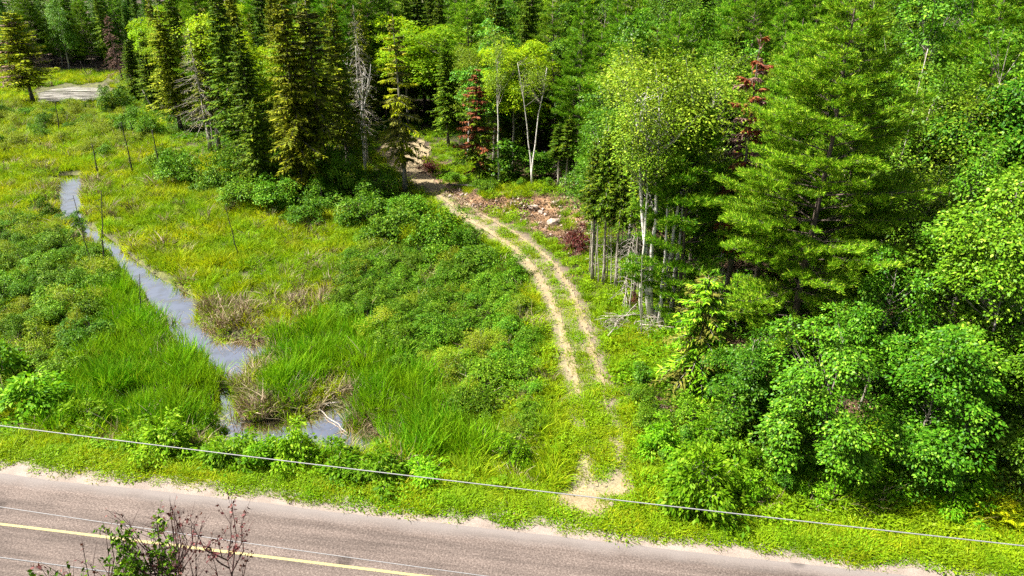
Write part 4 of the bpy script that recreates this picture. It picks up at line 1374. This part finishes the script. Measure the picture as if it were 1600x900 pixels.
for k, (bx, by, tp_, lab) in enumerate([(921, 428, 345, 'thin grey stem at the very left of the bare-stem row'), (930, 436, 340, 'grey stem second from the left of the bare-stem row'),
        (948, 440, 338, 'straight grey stem in the left half of the bare-stem row'), (968, 448, 350, 'grey stem right of the middle of the bare-stem row'),
        (976, 446, 356, 'paler thin stem beside the dead young conifer'), (984, 486, 372, 'tall grey stem in front of the dead young conifer'),
        (996, 460, 350, 'grey stem close to the left birch trunk'), (1008, 470, 390, 'short grey stem against the birch clump'),
        (1036, 470, 395, 'grey stem right behind the right birch trunk'), (1052, 500, 410, 'grey stem between the birch clump and the dead stems'),
        (1086, 505, 420, 'grey stem in front of the young pine trunk'), (1120, 500, 415, 'grey stem under the young pine boughs'),
        (1135, 515, 430, 'second grey stem under the young pine boughs, nearer the hemlock'), (1170, 505, 425, 'grey stem left of the great pine trunk')]):
    pole(bx, by, 800 + (bx - 800) * 1.03, tp_, .05, 'bark_dead' if k % 2 else 'bark_grey', lab, seed=k + 60, group='thin dead stems at the wood edge', stubs=10)
pole(1350, 480, 1450, 76, .05, 'bark_dead', 'pale bare snapped stem leaning through the crown right of the great pine', seed=71, name='dead_pole', group='thin dead stems at the wood edge', stubs=3)


def log(ax, ay, bx, by, r, mat, label, seed=0, lift=.1, name='fallen_log', group='fallen logs and sticks in the marsh'):
    rng = np.random.default_rng(seed + 300)
    a = at1(ax, ay); b_ = at1(bx, by)
    a[2] = max(a[2], WATER_Z) + lift; b_[2] = max(b_[2], WATER_Z) + lift * rng.uniform(.8, 2.0)
    s = np.linspace(0, 1, 7)
    v = b_ - a; L = np.linalg.norm(v)
    pts = v * s[:, None] + rng.normal(0, .02 * L, (7, 3)) * (s * (1 - s) * 3)[:, None] * np.array([1, 1, .3])
    root = bpy.data.objects.new(name, None); C.objects.link(root)
    root.location = a; root['label'] = label; root['category'] = 'log'; root['group'] = group
    m_ = MB(); m_.tube(pts, r * (1 - .5 * s), 7)
    link('trunk', m_.mesh('trunk', mat, True), root)
    j = rng.uniform(.3, .95, 5); an = rng.uniform(0, 6.28, 5); l = rng.uniform(.2, .6, 5)
    o = np.stack([np.interp(j, s, pts[:, c]) for c in range(3)], -1)
    e = o + np.stack([np.cos(an) * l, np.sin(an) * l, l * rng.uniform(0, .6, 5)], -1)
    for q in range(5):
        m_ = MB(); m_.tube([o[q], (o[q] + e[q]) / 2 + rng.normal(0, .02, 3), e[q]], [r * .3, r * .2, r * .08], 4)
        link('branch', m_.mesh('branch', mat), root)


for k, a in enumerate([(468, 638, 532, 632, .07, 'bark_dead', 'pale fallen log at the upper edge of the dark pool'),
                       (378, 662, 458, 648, .06, 'bark_dark', 'dark half-sunk log along the pool left of the pale log'),
                       (490, 618, 545, 612, .04, 'bark_dead', 'thin pale stick above the pale fallen log'),
                       (500, 650, 545, 690, .035, 'bark_dead', 'thin stick slanting over the dead reeds by the pool'),
                       (455, 470, 500, 440, .05, 'bark_dead', 'pale fallen branch lying in the sedge middle'),
                       (480, 415, 510, 440, .05, 'bark_dead', 'crooked pale stick above the fallen branch in the sedge'),
                       (690, 440, 715, 455, .05, 'bark_dead', 'pale stick beside the dead reed patch in the shrubs'),
                       (722, 480, 748, 482, .07, 'bark_dead', 'short pale log among the low shrubs'),
                       (60, 362, 100, 348, .06, 'bark_dead', 'pale stick left of the far stream reach')]):
    log(*a, seed=k)
for k, a in enumerate([(700, 292, 770, 300, .10, 'bark_dark', 'dark fallen trunk above the red bank'),
                       (945, 500, 1030, 498, .05, 'bark_dead', 'pale straight branch lying across the brush pile'),
                       (950, 530, 1000, 470, .05, 'bark_dead', 'slanting grey branch on the brush pile'),
                       (1115, 698, 1165, 720, .05, 'bark_dead', 'pale fallen branch behind the dense roadside shrub'),
                       (1000, 512, 1060, 520, .05, 'bark_dead', 'pale fallen branch at the birch clump base'),
                       (1480, 700, 1520, 690, .05, 'bark_dead', 'pale branch in the shade under the broad maple')]):
    log(*a, seed=k + 30, lift=.25, group='fallen branches at the wood edge')


def brush(bx, by, n, R_, h, mat, label, seed, name='brush_pile'):
    rng = np.random.default_rng(seed)
    p = at1(bx, by)
    m_ = MB()
    c = np.stack([rng.normal(0, R_ * .4, n), rng.normal(0, R_ * .4, n), rng.uniform(0, h, n)], -1)
    a = rng.uniform(0, 6.28, n); l = rng.uniform(.4, 1.4, n) * R_ * .6
    d = np.stack([np.cos(a) * l, np.sin(a) * l, rng.normal(0, .2, n) * l], -1)
    thin_tubes(m_, c - d / 2, c + d / 2, .1 * l, rng.uniform(.01, .028, n), .005, rng)
    o = link(name, m_.mesh(name, mat), loc=p, label=label, cat='brush pile')
    return o


brush(958, 510, 90, 1.3, .6, 'bark_grey', 'grey brush pile of cut branches beside the birch clump', 1)
brush(1020, 512, 100, 1.5, .6, 'bark_grey', 'tangle of pale dead branches around the birch clump base', 2)
brush(648, 425, 110, 1.3, .5, 'bark_dead', 'heap of pale dead twigs among the thicket shrubs', 3)
brush(1125, 705, 60, 1.0, .5, 'bark_dead', 'tangle of pale twigs behind the dense roadside shrub', 4)
brush(1095, 480, 150, 2.0, 1.0, 'bark_grey', 'grey tangle of dead branches behind the drooping hemlock', 5)


def rock(bx, by, wpx, label, seed, squash=.6):
    rng = np.random.default_rng(seed)
    import bmesh
    bm = bmesh.new(); bmesh.ops.create_icosphere(bm, subdivisions=3, radius=1)
    off = rng.uniform(0, 50, 3)
    for v_ in bm.verts:
        n_ = v_.co.normalized()
        k = .72 + .55 * float(fbm(np.array(n_.x * 1.3 + n_.z + off[0]), np.array(n_.y * 1.3 - n_.z * .7 + off[1]), 3))
        v_.co = n_ * k
    me = bpy.data.meshes.new('rock'); bm.to_mesh(me); bm.free(); me.materials.append(M['rock'])
    p = at1(bx, by)
    r = wpx / FPX * math.hypot(p[1], CAM_H) / 2
    o = link('rock', me, loc=(p[0], p[1], p[2] + r * .15), label=label, cat='rock', group='rocks in the red bank')
    o.scale = (r, r * .8, r * squash); o.rotation_euler = (0, 0, rng.uniform(0, 6))


for k, (bx, by, wp, lab) in enumerate([(834, 326, 18, 'pale grey rock in the middle of the red bank'), (845, 332, 10, 'small rock just right of the middle bank rock'), (868, 318, 13, 'grey rock near the top of the red bank'),
                                       (866, 350, 24, 'whitish flat boulder at the foot of the red bank'), (876, 324, 9, 'small reddish rock right of the upper bank rock'), (852, 336, 8, 'smallest pale stone in the red bank'),
                                       (838, 776, 12, 'small pale stone at the left side of the sandy apron'), (955, 790, 12, 'small pale stone on the right of the sandy apron')]):
    rock(bx, by, wp, lab, k)

# ------------------------------------------------------------------ ground cover (nobody could count it): points carrying clumps


def blade_clump(seed, n, H, spread, w_, bend, mat, hvar=.35, seg=3):
    rng = np.random.default_rng(seed)
    b = MB()
    a = rng.uniform(0, 6.28, n); r = np.sqrt(rng.random(n)) * spread
    o = np.stack([np.cos(a) * r, np.sin(a) * r, 0 * a - .05], -1)
    az = a + rng.normal(0, 1.0, n); h = H * rng.uniform(1 - hvar, 1 + hvar, n); bd = bend * rng.uniform(.2, 1.3, n) * h
    s = np.linspace(0, 1, seg + 1)
    P_ = o[:, None] + np.stack([np.cos(az)[:, None] * bd[:, None] * s ** 2, np.sin(az)[:, None] * bd[:, None] * s ** 2, h[:, None] * (s - .35 * bend * s ** 2.5)], -1)
    sa = rng.uniform(0, 6.28, n)
    side = np.stack([np.cos(sa), np.sin(sa), 0 * sa], -1)[:, None] * (w_ * .5 * (1 - s ** 2 * .92))[None, :, None]
    V = np.stack([P_ - side, P_ + side], 2).reshape(-1, 3)
    k = (np.arange(n) * (seg + 1) * 2)[:, None] + (np.arange(seg) * 2)[None]
    q = np.stack([k, k + 1, k + 3, k + 2], -1).reshape(-1, 4)
    b.add(V, q)
    return b.mesh('clump', mat)


def herb_clump(seed, n, H, spread, leaf, mat, lw=.55):
    rng = np.random.default_rng(seed)
    b = MB()
    a = rng.uniform(0, 6.28, n); r = np.sqrt(rng.random(n)) * spread
    z = H * rng.random(n) ** .7 * (1.05 - .5 * r / spread)
    c = np.stack([np.cos(a) * r, np.sin(a) * r, z], -1)
    a2 = a + rng.normal(0, .9, n)
    d = np.stack([np.cos(a2), np.sin(a2), rng.uniform(-.5, .5, n)], -1)
    ln = leaf * rng.uniform(.6, 1.3, n)
    b.leaves(c, d, np.array([0, 0, 1.]) + rng.normal(0, .45, (n, 3)), ln, ln * lw)
    return b.mesh('clump', mat)


def stone_clump(seed, n=16):
    rng = np.random.default_rng(seed)
    b = MB()
    base = np.array([(1, 0, 0), (-1, 0, 0), (0, 1, 0), (0, -1, 0), (0, 0, 1), (0, 0, -1)], float)
    tri = np.array([(0, 2, 4), (2, 1, 4), (1, 3, 4), (3, 0, 4), (2, 0, 5), (1, 2, 5), (3, 1, 5), (0, 3, 5)])
    for _ in range(n):
        r_ = .03 + .13 * rng.random() ** 3
        v = base * r_ * rng.uniform(.6, 1.3, (6, 3)) + np.array([*rng.normal(0, .4, 2), r_ * .3])
        b.add(v, None, tri)
    return b.mesh('clump', 'rock')


def clump_set(name, meshes):
    col = bpy.data.collections.new(name)
    for k, me in enumerate(meshes):
        o = bpy.data.objects.new(f'{name}_{k}', me)
        col.objects.link(o)
    return col


CL = {
    'sedge': clump_set('sedge', [blade_clump(s, 92, .52, .44, .036, .7, 'blade_sedge', .6) for s in (1, 2, 3, 31)]),
    'reed': clump_set('reed', [blade_clump(s, 66, 1.0, .45, .044, .42, 'blade_reed', .55) for s in (4, 5, 6, 32)]),
    'verge': clump_set('verge', [blade_clump(s, 90, .20, .5, .028, .9, 'blade_verge', .5) for s in (7, 8, 33)]),
    'dead': clump_set('dead', [blade_clump(s, 60, .72, .45, .042, .75, 'blade_dead', .65) for s in (9, 10, 11)]),
    'herb': clump_set('herb', [herb_clump(s, 110, .45, .55, .13, 'leaf_herb') for s in (12, 13, 14)]),
    'vergeherb': clump_set('vergeherb', [herb_clump(s, 110, .15, .52, .085, 'leaf_herb') for s in (15, 16)]),
    'under': clump_set('under', [herb_clump(s, 100, .55, .7, .16, 'leaf_under') for s in (17, 18)]),
    'stones': clump_set('stones', [stone_clump(s) for s in (41, 42)]),
    'litter': clump_set('litter', [herb_clump(s, 90, .05, .8, .14, 'litter') for s in (19, 20)]),
}


def cover_obj(name, col, pts, scl, label, tilt=.08, seed=0):
    n = len(pts)
    rng = np.random.default_rng(seed)
    me = bpy.data.meshes.new(name)
    me.vertices.add(n); me.vertices.foreach_set('co', pts.astype(np.float32).ravel())
    a = me.attributes.new('rot', 'FLOAT_VECTOR', 'POINT')
    a.data.foreach_set('vector', np.stack([rng.normal(0, tilt, n), rng.normal(0, tilt, n), rng.uniform(0, 6.28, n)], -1).astype(np.float32).ravel())
    a = me.attributes.new('scl', 'FLOAT', 'POINT'); a.data.foreach_set('value', scl.astype(np.float32))
    a = me.attributes.new('idx', 'INT', 'POINT'); a.data.foreach_set('value', rng.integers(0, len(col.objects), n).astype(np.int32))
    o = link(name, me, kind='stuff', label=label)
    g = bpy.data.node_groups.new(name, 'GeometryNodeTree')
    g.interface.new_socket('Geometry', in_out='INPUT', socket_type='NodeSocketGeometry')
    g.interface.new_socket('Geometry', in_out='OUTPUT', socket_type='NodeSocketGeometry')
    gi = g.nodes.new('NodeGroupInput'); go = g.nodes.new('NodeGroupOutput')
    ip = g.nodes.new('GeometryNodeInstanceOnPoints')
    ci = g.nodes.new('GeometryNodeCollectionInfo')
    ci.inputs['Collection'].default_value = col
    ci.inputs['Separate Children'].default_value = True
    ci.inputs['Reset Children'].default_value = True
    def attr(nm, ty):
        n_ = g.nodes.new('GeometryNodeInputNamedAttribute'); n_.data_type = ty; n_.inputs['Name'].default_value = nm
        return next(s_ for s_ in n_.outputs if s_.enabled and s_.name == 'Attribute')
    g.links.new(gi.outputs[0], ip.inputs['Points'])
    g.links.new(ci.outputs[0], ip.inputs['Instance'])
    ip.inputs['Pick Instance'].default_value = True
    g.links.new(attr('idx', 'INT'), ip.inputs['Instance Index'])
    e2r = g.nodes.new('FunctionNodeEulerToRotation')
    g.links.new(attr('rot', 'FLOAT_VECTOR'), e2r.inputs[0]); g.links.new(e2r.outputs[0], ip.inputs['Rotation'])
    g.links.new(attr('scl', 'FLOAT'), ip.inputs['Scale'])
    g.links.new(ip.outputs[0], go.inputs[0])
    md = o.modifiers.new('cover', 'NODES'); md.node_group = g
    return o


rs = np.random.default_rng(5)
# candidates: even in the world, thinned with distance
NC = 100000
yy = 18 + (185 - 18) * rs.random(NC) ** 2.0
xx = rs.uniform(-1, 1, NC) * (yy * .86 + 8)
zz = ground(xx, yy)
cpx, cpy = pix(xx, yy, zz)
dens_cell = 1.0
ok = (cpx > -60) & (cpx < 1660) & (cpy < 960)
xx, yy, zz, cpx, cpy = xx[ok], yy[ok], zz[ok], cpx[ok], cpy[ok]
rdv = road_d(xx, yy)
dtr = np.minimum(polydist(RUT_L, xx, yy), polydist(RUT_R, xx, yy))
dtc = polydist(TRACK, xx, yy)
sdu = sdpoly(UP_POLY, xx, yy)
sfar = sdpoly(FAR_POLY, xx, yy)
sfor = sdpoly(FOREST, xx, yy)
dwat = np.maximum(sdpoly(STREAM, xx, yy), sdpoly(POND, xx, yy))
sap = sdpoly(APRON, xx, yy)
n1 = fbm(xx * .22, yy * .22, 51); n2 = fbm(xx * .5, yy * .5, 52); n3 = noise(xx * 1.4, yy * 1.4, 53)
U = rs.random(len(xx))
tall_ok = ((yy < 44) | (dwat < -.5)) & (rdv > SHOUL + 1.0) & (dwat < -.25 + .75 * (n3 > .7)) & (dtc > 1.9) & (sap < -.3)
marsh = tall_ok & (sdu < 1.0) & (sfar < 0)
REED_PX = [(150, 440), (190, 410), (240, 470), (300, 560), (350, 610), (300, 680), (60, 680), (120, 600), (160, 520)]
REED2_PX = [(420, 540), (500, 510), (600, 530), (650, 590), (730, 650), (770, 720), (640, 730), (560, 640), (540, 580), (420, 630)]
DEAD_PX = [(312, 480), (370, 470), (430, 515), (420, 536), (340, 530), (312, 505)]
DEAD2_PX = [(366, 640), (376, 570), (410, 570), (420, 630), (500, 600), (560, 610), (575, 680), (550, 660), (540, 636), (460, 648), (400, 660)]
DEAD3_PX = [(560, 410), (650, 395), (740, 430), (700, 470), (600, 475), (450, 500), (400, 480)]
reedm = smooth(-18, 18, np.maximum(sdpoly(REED_PX, cpx, cpy), sdpoly(REED2_PX, cpx, cpy)) + 40 * (n2 - .5))
deadm = smooth(-14, 14, np.maximum(np.maximum(sdpoly(DEAD_PX, cpx, cpy), sdpoly(DEAD2_PX, cpx, cpy)), sdpoly(DEAD3_PX, cpx, cpy) - 6) + 30 * (n2 - .5))
bankm = smooth(-1.1, -.3, dwat)
dens = np.clip(1.15 * (yy / 34) ** .15, 0, 1)

used = np.zeros(len(xx), bool)


def take(mask, prob, name, ck, scl, label, tilt=.08, vary=.3, seed=0, low=0.):
    k = mask & (U < prob) & ~used
    used[k] = True
    i = np.where(k)[0]
    far = np.clip(yy[i] / 45, 1, 2.4) ** .35
    s_ = scl * far * rs.uniform(1 - vary, 1 + vary, len(i)) * (.62 + .7 * n3[i])
    pts = np.stack([xx[i], yy[i], zz[i] + low], -1)
    print('COVER', name, len(i))
    return cover_obj(name, CL[ck], pts, s_, label, tilt, seed)


take(marsh & (rdv > SHOUL + 2.2), np.clip(.42 * deadm + .25 * bankm * (n3 > .5) + .07 * (n2 > .45) + .14 * reedm * (n3 < .55), 0, .42), 'dead_reeds', 'dead', 1.0, 'tan dead cattails and thatch along the stream', .25, seed=1)
U = rs.random(len(xx))
take(marsh & (rdv > SHOUL + 3.0), (.45 + .5 * smooth(.3, .6, n3)) * reedm * (1 - .2 * deadm), 'cattail_reeds', 'reed', 1.0, 'tall green cattail reeds on both sides of the stream', .08, seed=2)
U = rs.random(len(xx))
shrubby = smooth(-10, 10, np.maximum(sdpoly([(600, 420), (800, 425), (860, 520), (870, 600), (800, 660), (700, 650), (640, 560)], cpx, cpy),
                                      sdpoly([(-60, 345), (120, 350), (165, 440), (160, 560), (110, 640), (-60, 650)], cpx, cpy)))
take(marsh & (rdv > SHOUL + 2.0), .6 * shrubby + .22 * (n2 > .56), 'marsh_herbs', 'herb', .95, 'leafy green herbs under the marsh shrubs', .15, seed=3)
U = rs.random(len(xx))
take(marsh & (rdv > SHOUL + 2.5), (.30 + .6 * smooth(.3, .65, n3)) * (1 - .2 * deadm), 'marsh_sedge', 'sedge', 1.1, 'yellow-green sedge covering the open marsh', .12, seed=4)
U = rs.random(len(xx))
bare = (np.maximum(sdpoly(BANK_PX, cpx, cpy), sdpoly([(985, 600), (1060, 590), (1075, 650), (1010, 690)], cpx, cpy)) + 26 * (n2 - .5) > 0) & (n3 < .72)
rough_verge = ~bare & ~inpoly([(585, 238), (604, 220), (664, 216), (676, 236), (664, 262), (704, 302), (660, 298), (618, 272)], cpx, cpy) & (rdv > SHOUL + 1.3) & (dwat < -.3) & (dtr > .8) & (sap < -.2) & (sfor < 1.0) & (sfar < 0)
take(rough_verge & ((sdu > -1) | (rdv < SHOUL + 3.4)), .42, 'verge_herbs', 'herb', .85, 'leafy weeds on the verge and beside the dirt track', .15, seed=5)
U = rs.random(len(xx))
take(rough_verge & ((sdu > -1) | (rdv < SHOUL + 3.4)), .6, 'rough_grass', 'sedge', .75, 'rough yellow-green grass beside the dirt track and verge', .15, seed=6)
U = rs.random(len(xx))
edge_n = .45 * (fbm(xx * .5, yy * .5, 61) - .5)
land = inpoly([(585, 238), (604, 220), (664, 216), (676, 236), (664, 262), (704, 302), (660, 298), (618, 272)], cpx, cpy)
short = ~bare & ~land & (rdv > SHOUL - .35 + edge_n) & (dwat < -.2) & ((dtr > .60) | (dtc < .34) | ((cpy > 600) & (n3 > .5))) & ((sap < .35 + 1.6 * (n2 - .5)) | (n3 > .74)) & (sfor < 2.0)
take(short & ((rdv < SHOUL + 2.4) | (dtc < 3)), .34, 'clover_weeds', 'vergeherb', .95, 'low clover and weeds along the road edge', .1, seed=7)
U = rs.random(len(xx))
take(short & ((rdv < SHOUL + 2.4) | (dtc < 3)), .95, 'verge_grass', 'verge', 1.05, 'short yellow-green grass of the verge and the track centre', .12, seed=8)
U = rs.random(len(xx))
wood = ~bare & ~land & (sfor > -1.5) & (dtr > 1.0) & (rdv > SHOUL + 2)
take(wood & (yy < 185), np.where(cpx < 640, .5, .30 * (n2 > .42)), 'woodland_undergrowth', 'under', 1.0, 'dark green undergrowth on the woodland floor', .15, seed=9)
U = rs.random(len(xx))
take((wood | bare) & (yy < 80), .5, 'leaf_litter', 'litter', 1.0, 'brown leaf litter on the woodland floor', .1, seed=10, low=.03)


U = rs.random(len(xx)); used[:] = False
take(bare, .16, 'bank_rubble', 'stones', 1.0, 'stones and rubble on the red earth bank', .1, seed=11)

# ------------------------------------------------------------------ overhead cables
def cable(pts_px, z, r, mat, label, sag):
    p = flat(*np.array(pts_px, float).T, z=z)
    a, b = p[0], p[-1]
    v = (b - a) / np.linalg.norm(b - a)
    L = np.linalg.norm(b - a)
    if L < 6:
        v = np.array([1, ROAD_S]) * ROAD_N; L = 30.
    s = np.linspace(-22, L + 22, 70)
    mid = L / 2
    pts = np.stack([a[0] + v[0] * s, a[1] + v[1] * s, z + sag * (((s - mid) / (L / 2)) ** 2 - 1)], -1)
    m_ = MB(); m_.tube(pts, r, 8)
    link('overhead_cable', m_.mesh('overhead_cable', mat, True), label=label, cat='cable', group='overhead cables along the road')


cable([(0, 665), (1600, 853)], 8.0, .014, 'cable_pale', 'thick pale cable crossing in front of the verge shrubs', .07)
cable([(0, 792), (750, 899)], 8.4, .009, 'cable_pale', 'thin pale wire crossing above the asphalt', .03)
cable([(0, 871), (160, 896)], 8.8, .013, 'cable_dark', 'dark wire in the lower left corner above the road', .02)


# ------------------------------------------------------------------ young trees on the near side of the road, only their tops in view
def near_tree(px, py, dist, name, label, leafm, twigs, leaves, R_, hcrown, seed, leaf=.075, sparse=1.):
    """tip seen at px,py, dist metres from the camera"""
    rng = np.random.default_rng(seed)
    d = np.array(ray(px, py)); d /= np.linalg.norm(d)
    tip = np.array([0, 0, CAM_H]) + d * dist
    gz = float(ground(tip[0], tip[1]))
    Ht = tip[2] - gz
    root = bpy.data.objects.new(name, None); C.objects.link(root)
    root.location = (tip[0], tip[1], gz); root['label'] = label; root['category'] = 'tree'; root['group'] = 'young trees on the near side of the road'
    tb = MB(); br = MB(); cr = MB()
    tips = []
    p, r = wobble_trunk(rng, Ht * .9, .06, amp=.03, rtop=.12)
    tb.tube(p, r, 6)
    for k in range(twigs):
        z = Ht - hcrown * rng.uniform(.15, 1.25)
        a = rng.uniform(0, 6.28)
        o = on_path(p, np.array([min(z, p[-1, 2])]))[0]
        L = rng.uniform(.45, 1) * hcrown * .9
        e = o + np.array([math.cos(a) * R_ * rng.uniform(.2, 1), math.sin(a) * R_ * rng.uniform(.2, 1), L])
        e[2] = min(e[2], Ht * 1.0 - rng.uniform(0, .3) * hcrown)
        mid = o * .5 + e * .5 + np.array([math.cos(a) * .12, math.sin(a) * .12, -.08]) + rng.normal(0, .04, 3)
        br.tube([o, mid, e], [.016, .010, .003], 4, False)
        for q in range(6):
            j = rng.uniform(.25, .95)
            s0 = (o * (1 - j) + mid * j) if q % 2 else (mid * (1 - j) + e * j)
            a2 = a + rng.normal(0, 1.0); l2 = rng.uniform(.15, .5)
            s1 = s0 + np.array([math.cos(a2) * l2 * .6, math.sin(a2) * l2 * .6, l2 * .75])
            br.tube([s0, s1], [.006, .002], 3, False)
            tips.append((s0, s1))
        tips.append((mid, e))
    T0 = np.array([t_[0] for t_ in tips]); T1 = np.array([t_[1] for t_ in tips])
    I = rng.integers(0, len(T0), leaves)
    s = rng.uniform(.25, 1.0, leaves)[:, None]
    c = T0[I] * (1 - s) + T1[I] * s + rng.normal(0, .02, (leaves, 3))
    dd_ = rng.normal(0, .6, (leaves, 3)) + np.array([0, 0, -.5])
    ln = leaf * rng.uniform(.6, 1.25, leaves)
    cr.leaves(c, dd_, rng.normal(0, .6, (leaves, 3)) + np.array([0, 0, .6]), ln, ln * .55, .2)
    link('trunk', tb.mesh('trunk', 'bark_twig', True), root)
    link('branches', br.mesh('branches', 'bark_twig'), root)
    link('crown', cr.mesh('crown', leafm), root)


near_tree(215, 820, 13.5, 'young_tree', 'green leafy young tree top in front of the yellow centre line', 'leaf_shrub', 16, 900, .6, 1.8, 1, .09)
near_tree(135, 845, 13.5, 'young_tree', 'young tree top with mixed green sprays, left of the taller green one', 'leaf_shrub', 16, 600, .8, 1.3, 2, .09)
near_tree(262, 806, 13.8, 'withered_tree', 'bare twiggy withered tree top between the green and brown-leaved ones', 'leaf_wilted', 30, 330, .85, 2.0, 3, .07)
near_tree(340, 795, 13.8, 'withered_tree', 'thin young tree with brown withered leaves, rightmost of the near tree tops', 'leaf_wilted', 9, 260, .5, 2.0, 4, .08)
near_tree(105, 850, 13.4, 'withered_tree', 'small withered brown-leaved tree top at the left of the near tree tops', 'leaf_wilted', 8, 120, .5, 1.2, 5, .08)

label_fillers()
